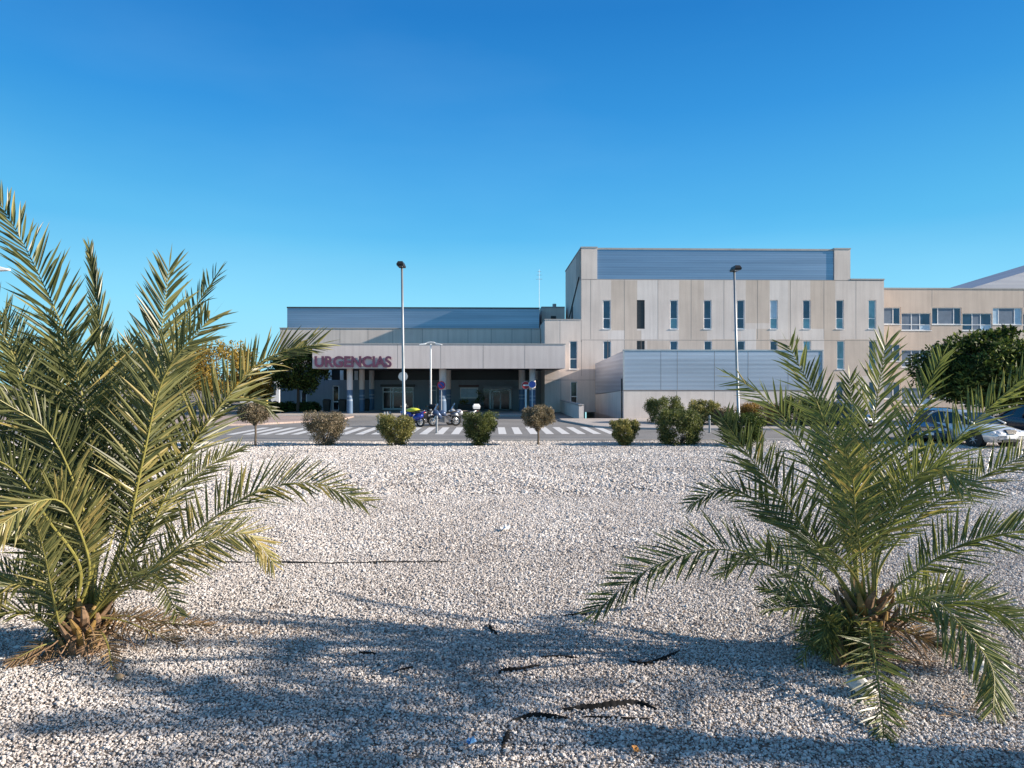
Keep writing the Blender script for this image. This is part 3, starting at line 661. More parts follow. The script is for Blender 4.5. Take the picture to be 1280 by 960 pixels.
def tree(name, label, cat, base, th, cr, ch, mat, seed, leafL=.16, ncl=60, nl=70, group=None, trunk_r=.14, up=.2, tone=(.05, .95), squash=1.):
    r = random.Random(seed); t = thing(name, label, cat, base, 0, group); tr = MB(); b = MB(); cl = []
    top = Vector((r.uniform(-.2, .2), 0, th)); c0 = Vector((top.x, top.y, th + ch*.45))
    tr.tube([(0, 0, -.1), (.05, .02, th*.5), tuple(top)], [trunk_r*1.25, trunk_r, trunk_r*.85], 9)
    limbs = []
    for k in range(9):
        d = rvec(r); d.z = abs(d.z)*.8+.25; end = c0 + Vector((d.x*cr*.7, d.y*cr*.7, (d.z-.5)*ch*.6)); mid = top.lerp(end, .5)+Vector((0, 0, ch*.06))
        tr.tube([tuple(top), tuple(mid), tuple(end)], [trunk_r*.6, trunk_r*.35, trunk_r*.12], 6); limbs.append((mid, end))
    for k in range(ncl):
        d = rvec(r); q = r.uniform(.35, 1)**.45
        c = c0 + Vector((d.x*cr*q, d.y*cr*q, d.z*ch*.5*q)); c += rvec(r)*cr*.12
        cl.append((c, cr*r.uniform(.13, .24)))
        if k % 3 == 0: m_, e_ = r.choice(limbs); tr.tube([tuple(m_.lerp(e_, .7)), tuple(c)], [trunk_r*.15, trunk_r*.05], 4)
    foliage(b, r, cl, nl, leafL, tone, up)
    tr.build('trunk', M['bark'], t); b.build('crown', mat, t, tone=True); return t
p = P(1236, 500, 43); p.z = 0
tree('ficus_tree', 'dense dark green rounded tree behind the parked cars at the right', 'tree', p, 1.5, 3.45, 4.0, M['leafD'], 41, .26, 190, 180, trunk_r=.2)
p = P(372, 516, 61); p.z = 0
tree('broadleaf_tree', 'dark green tree standing before the left end of the hall', 'tree', p, 2.2, 2.35, 3.6, M['leafD'], 42, .26, 90, 120, trunk_r=.13)
g = 'trees beyond the road at the left'
p = P(272, 500, 57); p.z = 0
tree('autumn_tree', 'orange yellow autumn tree behind the right fronds of the left palm', 'tree', p, 1.9, 3.3, 3.9, M['leafA'], 43, .25, 80, 110, g)
p = P(318, 500, 60); p.z = 0
tree('autumn_tree', 'smaller yellow autumn tree beside the dark green tree at the hall', 'tree', p, 1.4, 1.4, 2.2, M['leafA'], 46, .24, 60, 90, g)
for i, (px, D, c_, h_, mt, lb) in enumerate(((170, 88, 4.2, 6.0, 'leafG', 'green tree far behind the middle fronds of the left palm'), (60, 80, 4.4, 5.6, 'leafG', 'green tree far behind the left fronds of the left palm, at the picture edge'), (222, 95, 3.6, 5.2, 'leafY', 'yellow green tree behind the left palm, next to the autumn tree'))):
    p = P(px, 500, D); p.z = 0; tree('broadleaf_tree', lb, 'tree', p, 1.9, c_, h_, M[mt], 50+i, .34, 80, 90, g)
# far white building seen through the gap at the left
t = bthing('white_house', 'small sunlit white house far off between the left trees', 'building', fu(336, 96), 96)
b = MB(); b.box(fu(300, 96), fu(349, 96), 96, 103, 0, fz(470, -30, 96)); b.build('wall', M['white'], t)
b = MB(); b.box(fu(299, 96), fu(350, 96), 95.8, 103.2, fz(470, -30, 96)+.003, fz(470, -30, 96)+.25); b.build('roof', M['kerb'], t)
b = MB(); b.box(fu(341, 96), fu(345, 96), 95.95, 95.997, 1., 2.6); b.build('window', M['glass3'], t)

# ================================================================ STREET FURNITURE
def lamp(label, px, D, top, lean):
    t = thing('street_lamp', label, 'street lamp', P(px, 480, D)*1, 0, 'tall street lamps'); t.location.z = 0
    H = CAMH+(480-top)/FPX*D
    b = MB(); b.tube([(0, 0, 0), (0, 0, .9), (0, 0, .95), (lean*.5, 0, H*.5), (lean, 0, H-.1)], [.10, .10, .068, .06, .048], 14); b.build('pole', M['polesteel'], t, True)
    b = MB(); b.cyl((0, 0, 0), (0, 0, .04), .2); b.build('base_plate', M['steel'], t)
    b = MB(); z = H-.12
    b.loft([[(lean-.14, -.6, z), (lean+.14, -.6, z), (lean+.14, .2, z), (lean-.14, .2, z)], [(lean-.15, -.62, z+.07), (lean+.15, -.62, z+.07), (lean+.15, .22, z+.07), (lean-.15, .22, z+.07)], [(lean-.10, -.5, z+.2), (lean+.10, -.5, z+.2), (lean+.10, .12, z+.2), (lean-.10, .12, z+.2)]])
    b.build('lamp_head', M['black'], t); b = MB(); b.box(lean-.11, lean+.11, -.55, -.15, z-.02, z-.002); b.build('lens', M['glass3'], t)
    return t
lamp('tall street lamp in front of the emergency canopy, left of the two', 505.2, 31.6, 331, -.10)
lamp('tall street lamp in front of the low metal clad building, right of the two', 923.3, 32.2, 336, -.20)
D = 46.5; t = thing('double_lamp', 'slim pole lamp with two white arms before the canopy', 'street lamp', P(538.5, 480, D)); t.location.z = 0; H = CAMH+(480-430)/FPX*D
b = MB(); b.tube([(0, 0, 0), (0, 0, H*.95), (0, 0, H)], [.07, .05, .045], 10); b.build('pole', M['white'], t, True)
b = MB(); b.tube([(-.5, 0, H-.06), (-.2, 0, H+.10), (0, 0, H+.12), (.2, 0, H+.10), (.5, 0, H-.03)], .035, 8); b.build('arm', M['white'], t)
for sg_ in (-1, 1):
    b = MB(); b.loft([[(sg_*.32, -.1, H-.03), (sg_*.32, .1, H-.03), (sg_*.32, .1, H+.07), (sg_*.32, -.1, H+.07)], [(sg_*.74, -.13, H-.07), (sg_*.74, .13, H-.07), (sg_*.74, .11, H-.01), (sg_*.74, -.11, H-.01)]]); b.build('lamp_head', M['white'], t)
D = 26.; t = thing('arm_lamp', 'white street lamp head reaching in at the left picture edge', 'street lamp', P(-62, 480, D)); t.location.z = 0; H = CAMH+(480-336)/FPX*D
b = MB(); b.tube([(0, 0, 0), (0, 0, H-.5), (.1, 0, H-.1), (.5, 0, H+.02), (1.5, 0, H)], [.08, .06, .05, .045, .04], 10); b.build('pole', M['steel'], t, True)
b = MB(); b.loft([[(1.45, -.06, H-.03), (1.45, .06, H-.03), (1.45, .06, H+.05), (1.45, -.06, H+.05)], [(1.75, -.14, H-.08), (1.75, .14, H-.08), (1.75, .12, H+.10), (1.75, -.12, H+.10)], [(2.15, -.1, H-.06), (2.15, .1, H-.06), (2.15, .08, H+.0), (2.15, -.08, H+.0)]]); b.build('lamp_head', M['white'], t)

def disc(b, c, r, y0, y1, m=None, n=28): b.cyl((c[0], y0, c[1]), (c[0], y1, c[1]), r, n, m)
def sign(label, px, D, py, r, kind, post=.03, postmat='white'):
    t = thing('traffic_sign', label, 'sign', P(px, 480, D), 0); t.location.z = 0; z = CAMH-(py-480)/FPX*D
    b = MB(); b.tube([(0, 0, 0), (0, 0, z+r*.6)], post, 10); b.build('post', M[postmat], t)
    b = MB()
    if kind == 'no_entry':
        disc(b, (0, z), r, -post-.02, -post-.04, 1); disc(b, (0, z), r*.94, -post-.041, -post-.045, 0); b.box(-r*.68, r*.68, -post-.052, -post-.046, z-r*.17, z+r*.17, 1); mats = [M['red'], M['white']]
    elif kind == 'no_parking':
        disc(b, (0, z), r, -post-.02, -post-.04, 0); disc(b, (0, z), r*.78, -post-.041, -post-.045, 1)
        b.obox((0, -post-.05, z), (r*1.6, .006, r*.2), Matrix.Rotation(R(45), 3, 'Y'), 0); mats = [M['red'], M['blue']]
    elif kind == 'blue':
        disc(b, (0, z), r, -post-.02, -post-.04, 0); disc(b, (0, z), r*.88, -post-.041, -post-.045, 1); mats = [M['white'], M['blue']]
    else: disc(b, (0, z), r, .09, .11, 0); mats = [M['steel']]
    b.build('sign_face', mats, t); return t
sign('red round no entry sign with a white bar by the right canopy columns', 657.3, 58.1, 481.5, .33, 'no_entry', .085)
sign('round blue sign on a thin post beside the no entry sign', 665.3, 58.0, 480.5, .31, 'blue', .04)
sign('round blue no parking sign with red ring before the middle column', 551.8, 57.62, 481.5, .33, 'no_parking', .035, 'steel')
t = sign('round grey back of a sign on the street lamp before the canopy', 503.4, 31.95, 470.5, .21, 'back', .02, 'steel')

def bollard_mesh(t):
    b = MB(); b.tube([(0, 0, 0), (0, 0, .86), (0, 0, .89)], [.055, .055, .035], 14); b.build('post', M['polesteel'], t, False)
    b = MB(); b.torus((0, 0, .74), (0, 0, 1), .056, .008, 14, 6); b.build('ring', M['dsteel'], t)
    b = MB(); b.cyl((0, 0, 0), (0, 0, .02), .09); b.build('base_plate', M['dsteel'], t)
bl = [(473.3, 541, 'steel bollard at the left side of the yellow green clipped shrub'), (546, 541.5, 'steel bollard standing in front of the silver blue motorcycle'), (887, 541, 'steel bollard beside the orange sided bush at the low building'),
      (327, 527, 'steel bollard on the pink pavement near the barrier'), (480.5, 534, 'far steel bollard left of the blue motorcycle, first of three close ones'), (484, 533.5, 'far steel bollard left of the blue motorcycle, middle of three close ones'), (487.6, 533, 'far steel bollard left of the blue motorcycle, nearest to it of three')]
first = None
for px, py, lb in bl:
    if first is None: first = thing('bollard', lb, 'bollard', G(px, py), 0, 'steel bollards by the road'); bollard_mesh(first)
    else: o = copy_thing(first, G(px, py), rnd.uniform(-1, 1), lb)
D = 55.; t = thing('parking_barrier', 'parking barrier with a pale striped arm left of the dark green tree', 'barrier', P(331, 480, D)); t.location.z = 0.11
b = MB(); b.box(-.18, .18, -.18, .18, 0, 1.15); b.box(-.2, .2, -.2, .2, 1.152, 1.2); b.build('cabinet', M['amber'], t)
b = MB(); z = CAMH-19.3/FPX*D-.11
for k in range(8): b.box(-1.9+k*.28, -1.9+(k+1)*.28, -.26, -.2, z-.05, z+.05, k % 2)
b.build('arm', [M['amber'], M['white']], t)
t = thing('booth', 'narrow turquoise edged white booth beside the parking barrier', 'booth', P(330, 480, 62)); t.location.z = 0
b = MB(); b.box(-.45, .45, -.45, .45, 0, 2.3); b.build('body', M['palepan'], t); b = MB(); b.box(-.3, .3, -.47, -.452, 1., 1.9); b.build('window', M['glass3'], t); b = MB(); b.box(-.55, .55, -.55, .55, 2.302, 2.42); b.build('roof', M['white'], t)
# bins and planters near the doors
for px, D, lb in ((408.5, 62.5, 'dark waste bin standing left of the taller hall window'), (428, 62.2, 'dark waste bin just right of the taller hall window'), (457.6, 64, 'dark waste bin between the second and third left columns')):
    t = thing('waste_bin', lb, 'bin', P(px, 480, D)); t.location.z = .1
    b = MB(); b.loft([[(-.24, -.24, 0), (.24, -.24, 0), (.24, .24, 0), (-.24, .24, 0)], [(-.3, -.3, .95), (.3, -.3, .95), (.3, .3, .95), (-.3, .3, .95)]]); b.build('body', M['black'], t)
    b = MB(); b.loft([[(-.32, -.32, .953), (.32, -.32, .953), (.32, .32, .953), (-.32, .32, .953)], [(-.2, -.2, 1.08), (.2, -.2, 1.08), (.2, .2, 1.08), (-.2, .2, 1.08)]]); b.build('lid', M['dsteel'], t)
def planter(label, px, D, w, h, mat, seed):
    t = thing('planter', label, 'planter', P(px, 480, D)); t.location.z = .1; b = MB(); b.box(-w/2, w/2, -.25, .25, 0, .5); b.build('trough', M['black'], t)
    r = random.Random(seed); b = MB(); cl = [(Vector((r.uniform(-w*.45, w*.45), r.uniform(-.2, .2), .5+r.uniform(.05, h))), .16) for k in range(16)]; foliage(b, r, cl, 26, .12); b.build('plants', mat, t, tone=True)
planter('planter of yellow green plants below the kiosk window', 586, 66.2, 1.9, .45, M['leafY'], 71)
planter('planter with a taller green plant right of the kiosk window', 600.5, 66.0, .7, 1.2, M['leafG'], 72)

# ================================================================ MOTORCYCLES
def moto(label, loc, rz, paint, scooter=False, box=None, vest=False, screen=True):
    t = thing('motorcycle', label, 'motorcycle', loc, rz, 'motorcycles parked by the crossing')
    for x, r_ in ((.70, .31), (-.68, .31)):
        b = MB(); b.torus((x, 0, r_), (0, 1, 0), r_-.055, .058, 22, 8); w = b.build('wheel', M['blackr'], t, True)
        b = MB(); b.torus((x, 0, r_), (0, 1, 0), r_-.115, .018, 20, 6); b.cyl((x, -.05, r_), (x, .05, r_), .05, 10)
        for k in range(5):
            q = 2*math.pi*k/5; b.tube([(x, 0, r_), (x+math.cos(q)*(r_-.12), 0, r_+math.sin(q)*(r_-.12))], .016, 5)
        b.torus((x, .055, r_), (0, 1, 0), .11, .012, 16, 4); b.build('rim', M['steel'], w)
    b = MB()
    for s_ in (-.09, .09): b.tube([(.70, s_, .31), (.52, s_, .78), (.45, s_, .95)], .024, 7)
    b.build('fork', M['chrome'], t)
    b = MB(); b.tube([(.45, -.36, .98), (.50, -.2, 1.02), (.47, 0, 1.0), (.50, .2, 1.02), (.45, .36, .98)], .015, 6)
    for s_ in (-1, 1): b.tube([(.5, .22*s_, 1.02), (.52, .28*s_, 1.16)], .008, 5); b.obox((.52, .30*s_, 1.19), (.03, .14, .09))
    b.build('handlebar', M['black'], t)
    b = MB(); b.loft([[(-.25, -.13, .26), (-.25, .13, .26), (-.25, .16, .5), (-.25, -.16, .5)], [(.05, -.19, .2), (.05, .19, .2), (.05, .19, .55), (.05, -.19, .55)], [(.34, -.14, .26), (.34, .14, .26), (.34, .1, .55), (.34, -.1, .55)]])
    b.tube([(-.68, -.09, .31), (-.2, -.1, .45)], .03, 6); b.tube([(-.68, .09, .31), (-.2, .1, .45)], .03, 6); b.tube([(.45, 0, .85), (.1, 0, .62), (-.3, 0, .55)], .04, 7)
    b.build('engine', M['engine'], t)
    b = MB()
    def sec(x, w, z0, z1): return [(x, w*math.cos(q), (z0+z1)/2+(z1-z0)/2*math.sin(q)) for q in [2*math.pi*j/12 for j in range(12)]]
    b.loft([sec(.42, .07, .66, .80), sec(.30, .15, .60, .93), sec(.1, .17, .58, .96), sec(-.08, .12, .58, .84)])
    b.build('tank', paint, t, True)
    b = MB(); b.loft([sec(.75, .04, .74, .80), sec(.66, .13, .64, .95), sec(.52, .2, .5, 1.02), sec(.38, .21, .42, .9), sec(.2, .17, .36, .7)]); b.build('front_fairing', paint, t, True)
    b = MB(); b.loft([sec(-.35, .1, .68, .80), sec(-.6, .11, .72, .86), sec(-.95, .05, .82, .92)]); b.build('tail_fairing', paint, t, True)
    b = MB(); b.loft([sec(.0, .09, .76, .82), sec(-.15, .15, .74, .84), sec(-.45, .14, .77, .88), sec(-.75, .11, .84, .93)]); b.build('seat', M['blackr'], t, True)
    b = MB(); b.tube([(.1, -.16, .25), (-.25, -.2, .24), (-.55, -.2, .34), (-.85, -.2, .46)], [.03, .04, .06, .055], 10); b.build('exhaust', M['chrome'], t, True)
    b = MB(); b.cyl((.73, 0, .84), (.77, 0, .84), .075, 14); b.build('headlight', M['lens'], t)
    b = MB(); b.box(-.99, -.96, -.07, .07, .83, .89); b.build('tail_light', M['tail'], t)
    b = MB(); b.tube([(.98, 0, .52), (.85, 0, .62), (.66, 0, .66), (.48, 0, .60)], .085, 8, flat=.25); b.build('mudguard', paint, t, True)
    if screen:
        b = MB(); b.loft([[(.58, -.14, .98), (.66, 0, 1.0), (.58, .14, .98)], [(.47, -.12, 1.2), (.52, 0, 1.22), (.47, .12, 1.2)], [(.40, -.07, 1.33), (.43, 0, 1.35), (.40, .07, 1.33)]], None, False, False); b.build('windscreen', M['lens'], t)
    if scooter: b = MB(); b.loft([sec(.45, .2, .28, .95), sec(.36, .2, .26, .8), sec(.3, .19, .24, .4), sec(-.1, .2, .25, .38), sec(-.3, .19, .3, .72), sec(-.8, .13, .5, .82)]); b.build('leg_shield', paint, t, True)
    if box is not None:
        b = MB(); b.loft([[(x, y*k, z) for x, y, z in ((-.72, -.22, .98), (-.72, .22, .98), (-1.1, .2, .98), (-1.1, -.2, .98))] if i == 0 else [(x, y, z) for x, y, z in ((-.68, -.25, 1.14), (-.68, .25, 1.14), (-1.14, .23, 1.14), (-1.14, -.23, 1.14))] if i == 1 else [(x, y, z) for x, y, z in ((-.76, -.18, 1.28), (-.76, .18, 1.28), (-1.05, .16, 1.28), (-1.05, -.16, 1.28))] for i, k in ((0, 1), (1, 1), (2, 1))]); b.build('top_box', box, t)
        b = MB(); b.box(-1.0, -.75, -.06, .06, .9, .978); b.build('rack', M['dsteel'], t)
    return t
moto('blue motorcycle with a rider jacket on its seat, left of the parked row', G(514, 533.5), R(150), M['bikeblue'], True, None)
moto('black motorcycle with a dark top box in the middle of the parked row', G(533, 532.5), R(248), M['bikeblack'], False, M['black'], screen=False)
moto('blue and silver sport motorcycle standing behind a bollard', G(556, 532.5), R(196), plain('bike_steelblue', (.045, .075, .15), .3, .2, .05, coat=.5), False, None)
moto('white silver motorcycle with a white top box, right end of the parked row', G(577, 531.2), R(188), M['bikesilver'], True, M['white'])
b = MB(); r = random.Random(5); secs = []
for x, w, h in ((-.42, .14, .03), (-.25, .24, .10), (0, .27, .14), (.25, .24, .12), (.42, .15, .05)):
    secs.append([(x, w*math.cos(q), max(-.12 if abs(math.cos(q)) > .6 else 0, h*math.sin(q))) for q in [2*math.pi*j/14 for j in range(14)]])
b.loft(secs); o = b.build('jacket', [M['yellow']], None, True); tag(o, 'yellow high visibility jacket lying over the blue motorcycle', 'jacket'); p = G(515, 533.5); o.location = (p.x+.05, p.y, .98); o.rotation_euler = (0, R(4), R(150))

# ================================================================ CARS
def car(label, loc, rz, paint, L=4.5, H=1.43, Wd=1.76, plate=True):
    t = thing('parked_car', label, 'car', loc, rz, 'parked cars'); hl = L/2; w0 = Wd/2
    st = [(-hl, .80, .42, .78), (-hl+.12, .92, .28, .92), (-hl+.7, .98, .22, .98), (-.9, 1., .2, .95), (0, 1., .2, .92), (.8, 1., .2, .91), (1.15, .99, .2, .90), (hl-.75, .97, .22, .82), (hl-.25, .91, .24, .72), (hl-.06, .80, .30, .64), (hl, .70, .38, .56)]
    def sec(x, k, zl, zb):
        w = w0*k; return [(x, 0, zl), (x, -w*.86, zl), (x, -w*.97, zl+.12), (x, -w, zl+(zb-zl)*.5), (x, -w*.97, zb-.10), (x, -w*.88, zb-.02), (x, -w*.5, zb+.025), (x, 0, zb+.035),
                          (x, w*.5, zb+.025), (x, w*.88, zb-.02), (x, w*.97, zb-.10), (x, w, zl+(zb-zl)*.5), (x, w*.97, zl+.12), (x, w*.86, zl)]
    b = MB(); b.loft([sec(*q) for q in st]); b.build('body', paint, t, True)
    rr = [(-hl+.55, .92, .30), (-hl+1.15, H-.10, .62), (-hl+1.9, H, .66), (.15, H-.01, .65), (.55, H-.09, .63), (1.3, .92, .60)]      # roofline x, z, half width factor
    rr = [(-hl+.60, .96, .80), (-hl+1.3, H-.09, .66), (-.6, H, .66), (.1, H-.02, .655), (.45, H-.10, .65), (1.25, .91, .78)]
    def cs(x, z, k): return [(x, -w0*.90, .90), (x, -w0*k, z-.05), (x, -w0*k*.85, z), (x, w0*k*.85, z), (x, w0*k, z-.05), (x, w0*.90, .90)]
    b = MB(); b.loft([cs(*q) for q in rr]); b.build('window_glass', M['carglass'], t)
    b = MB()
    rs = [q for q in rr[1:5]]
    b.loft([[(x, -w0*k*1.01, z-.055), (x, -w0*k*.86, z+.008), (x, w0*k*.86, z+.008), (x, w0*k*1.01, z-.055)] for x, z, k in rs], None, False, False)
    for s_ in (-1, 1):
        P_ = lambda q, ex=1.012: (q[0], s_*w0*q[2]*ex, q[1]-.05)
        b.tube([(rr[5][0]+.02, s_*w0*.86, .92), P_(rr[4])], .035, 6); b.tube([(rr[0][0]-.02, s_*w0*.88, .96), P_(rr[1])], .06, 6)
        b.tube([P_(q) for q in rr[1:5]], .03, 6)
        b.tube([(-.15, s_*w0*.915, .92), (-.2, s_*w0*.672, H-.05)], .035, 6)
    b.build('roof', paint, t, True)
    for s_ in (-1, 1):
        b = MB(); b.obox((.75, s_*(w0+.06), .96), (.12, .17, .12)); b.build('mirror', paint, t)
        for x in (hl-.88, -hl+.92):
            b = MB(); b.cyl((x, s_*(w0-.28), .33), (x, s_*(w0+.002), .33), .385, 24); b.build('wheel_arch', M['black'], t)
            b = MB(); b.torus((x, s_*(w0-.09), .315), (0, 1, 0), .235, .085, 26, 10); w = b.build('wheel', M['blackr'], t, True)
            b = MB(); b.cyl((x, s_*(w0-.03), .315), (x, s_*(w0+.006), .315), .06, 12)
            b.torus((x, s_*(w0-.02), .315), (0, 1, 0), .195, .018, 24, 6)
            for k in range(7):
                q = 2*math.pi*k/7; b.tube([(x, s_*(w0-.012), .315), (x+.19*math.cos(q), s_*(w0-.015), .315+.19*math.sin(q))], .022, 5)
            b.build('rim', M['steel'], w)
        b = MB(); cx, cy = hl-.17, s_*w0*.66
        for k, (dx, dy) in enumerate(((0.03, -.10), (-.04, .09))):
            yy = cy + s_*dy; secs = []
            for f_, x_ in ((1., cx-.12+dx), (.95, cx+.06+dx), (.6, cx+.11+dx), (.1, cx+.13+dx)): secs.append([(x_, yy+.13*f_*math.cos(q), .60+.095*f_*math.sin(q)) for q in [2*math.pi*j/16 for j in range(16)]])
            b.loft(secs)
        b.build('headlight', M['lens'], t, True)
        b = MB(); b.obox((-hl+.05, s_*w0*.66, .74), (.12, .36, .16)); b.build('tail_light', M['tail'], t)
        b = MB(); b.obox((hl-.09, s_*w0*.56, .36), (.12, .22, .09)); b.build('fog_light', M['black'], t)
    b = MB()
    b.loft([[(hl-.14, -.26, .72), (hl-.14, .26, .72), (hl-.03, .20, .56), (hl-.03, -.20, .56)], [(hl-.02, -.24, .71), (hl-.02, .24, .71), (hl+.035, .18, .57), (hl+.035, -.18, .57)]]); gq = b.build('grille', M['black'], t)
    b = MB()
    for k in range(4): z = .585+.03*k; b.box(hl+.01, hl+.038-.012*k, -.20-.012*k, .20+.012*k, z, z+.01)
    b.tube([(hl-.10, -.27, .735), (hl-.02, 0, .742), (hl-.10, .27, .735)], .014, 6); b.build('grille_bar', M['chrome'], gq)
    b = MB(); b.box(hl-.05, hl+.012, -.42, .42, .27, .36); b.build('air_intake', M['black'], t)
    b = MB(); b.box(hl-.02, hl+.045, -.26, .26, .40, .51); b.build('number_plate', M['white'], t)
    return t
p = G(1262, 561); 
car('silver saloon car parked facing the camera at the right edge', (p.x-.45, p.y+2.1, 0), R(-78), M['silver'])
car('dark blue saloon car behind the right fronds of the right palm', P(1168, 480, 31)-Vector((0, 0, CAMH)), R(-128), M['carblue'], 4.3, 1.46)
car('black saloon car behind and right of the silver one', P(1302, 480, 33.5)-Vector((0, 0, CAMH)), R(-88), M['cardark'], 4.5, 1.5)
car('grey blue car far back between the middle fronds of the right palm', P(1050, 480, 41)-Vector((0, 0, CAMH)), R(-60), M['carblue'], 4.2, 1.48)

# ================================================================ PALMS
CAMP = Vector((0, 0, CAMH))
def crom(pts, n):
    out = []; Q = [pts[0]*2-pts[1]] + pts + [pts[-1]*2-pts[-2]]
    for i in range(1, len(Q)-2):
        p0, p1, p2, p3 = Q[i-1:i+3]
        for k in range(n):
            t = k/n; out.append(.5*((2*p1)+(p2-p0)*t+(2*p0-5*p1+4*p2-p3)*t*t+(3*p1-p0-3*p2+p3)*t**3))
    out.append(pts[-1]); return out
def frond(parent, base, pts3, leafm, r, face=.5, Lmax=.42, n=58, tone=(.2, .7), bare=.16, dry=.0, wid=.0235, stiff=.5, rr=.02, amul=1.):
    n = int(n*1.22); Lmax *= 1.14
    C = crom([base]+pts3, 14); cum = [0]
    for p, q in zip(C, C[1:]): cum.append(cum[-1]+(q-p).length)
    TL = cum[-1]
    def at(s_):
        x = s_*TL
        for i in range(len(cum)-1):
            if cum[i+1] >= x: 
                f = (x-cum[i])/max(1e-6, cum[i+1]-cum[i]); return C[i].lerp(C[i+1], f)
        return C[-1]
    rad = C[-1]-base; rad.z = 0
    rad = rad.normalized() if rad.length > .05 else Vector((0, -1, 0))
    upv = Vector((0, 0, 1)); b = MB(); b.tone = .5
    ns = 26; path = [at(k/ns) for k in range(ns+1)]
    b.cur = 1
    b.tube(path, [max(.0032, rr*(1-.86*(k/ns)**.8)*(1.7 if k == 0 else 1.3 if k == 1 else 1.)) for k in range(ns+1)], 6, 1, True, .62)
    b.cur = 0; Nprev = None
    for i in range(n):
        tt = bare+(1-bare)*(i+.5)/n; p = at(tt); T = (at(min(1, tt+.015))-at(tt-.015)).normalized()
        Sd = rad.cross(upv); Sd = (Sd - T*Sd.dot(T)).normalized(); N = Sd.cross(T)
        if N.dot(upv-rad*.6) < 0: N = -N
        Cd = (CAMP-p).normalized(); Nf = Cd - T*Cd.dot(T)
        if Nf.length > .05:
            Nf.normalize()
            if Nf.dot(N) < -.05: Nf = -Nf
            N = (N*(1-face)+Nf*face); N = (N-T*N.dot(T)).normalized()
        if Nprev is not None and N.dot(Nprev) < 0: N = -N
        Nprev = N; S_ = T.cross(N)
        prof = min(1, .25+((tt-bare)/.22)*.75) * (1-.58*max(0, (tt-.45)/.55)**1.6)
        for sd_ in (-1, 1):
            if r.random() < .03: continue
            L = Lmax*prof*r.uniform(.84, 1.10); al = R(((68-36*tt)+r.uniform(-8, 8))*amul); be = R(r.choice((8, 22, 42))+r.uniform(-9, 9))
            d = (T*math.cos(al)+(S_*(sd_*math.cos(be))+N*math.sin(be))*math.sin(al)).normalized()
            nl = (N - d*N.dot(d)); nl = (nl.normalized()*.8 + rvec(r)*.35); nl = (nl-d*nl.dot(d)).normalized(); bi = d.cross(nl)
            w = wid*r.uniform(.8, 1.15)*(.7+.3*prof); q0 = p + d*.004
            tn = min(1, max(0, r.uniform(tone[0]-.12, tone[1]+.12)))
            if r.random() < dry+.025: tn = r.uniform(.85, 1)
            bend = r.uniform(.02, .10)*(1+max(0, .6*d.z))*stiff*(1 if r.random() > .06 else r.uniform(4, 9)); rows = []
            for s_, ww in ((0, .35), (.14, .9), (.45, 1.), (.75, .66)):
                c = q0 + d*(L*s_) - upv*(bend*L*s_*s_); hw_ = w*ww/2
                b.tone = tn; rows.append([b.vert(c+bi*hw_+nl*hw_*.55), b.vert(c-nl*hw_*.15), b.vert(c-bi*hw_+nl*hw_*.55)])
            b.tone = min(1, tn+.18); tip = b.vert(q0 + d*L - upv*(bend*L))
            for A, B in zip(rows, rows[1:]): b.face((A[0], A[1], B[1], B[0])); b.face((A[1], A[2], B[2], B[1]))
            A = rows[-1]; b.face((A[0], A[1], tip)); b.face((A[1], A[2], tip))
    # pale spines on the bare stalk
    for k in range(10):
        tt = .04+(bare-.04)*k/10+.01; p = at(tt); T = (at(tt+.02)-at(max(0, tt-.02))).normalized(); S_ = T.cross(upv)
        if S_.length < .1: continue
        S_.normalize()
        for sd_ in (-1, 1):
            d = (T*.6+S_*sd_+upv*.2).normalized(); L = r.uniform(.06, .14); b.tone = .8; leaf(b, p, d, upv, L, .008)
    # tip leaflet
    T = (C[-1]-C[-4]).normalized(); b.tone = .6; leaf(b, C[-1], T, rvec(r), Lmax*.4, .014)
    off = parent.location; o = b.build('frond', [leafm, M['rachis']], parent, off=off, tone=True); return o

def palm(name, label, basepx, D0, crown_z, fr, leafm, seed, tone, Lmax, axis_px, trunk_r=.16, tail=()):
    r = random.Random(seed); loc = P(basepx, 480, D0); loc.z = 0
    t = thing(name, label, 'palm', loc)
    for f in fr:
        pts, dd, face = f[0], f[1], f[2]; kw = dict(f[3]) if len(f) > 3 else {}
        az = Vector((P(pts[-1][0], pts[-1][1], D0).x-loc.x, dd, 0)); az = az.normalized() if az.length > .1 else Vector((0, -1, 0))
        base = loc + Vector((az.x*trunk_r*.55, az.y*trunk_r*.55, crown_z+r.uniform(-.12, .08))); n = len(pts)
        p3 = [P(x, y, D0 + dd*((k+1)/n)**1.15) for k, (x, y) in enumerate(pts)]
        kw.setdefault('tone', tone); kw.setdefault('Lmax', Lmax); lm = M[kw.pop('mat')] if 'mat' in kw else leafm
        frond(t, base, p3, lm, r, face, **kw)
    return t
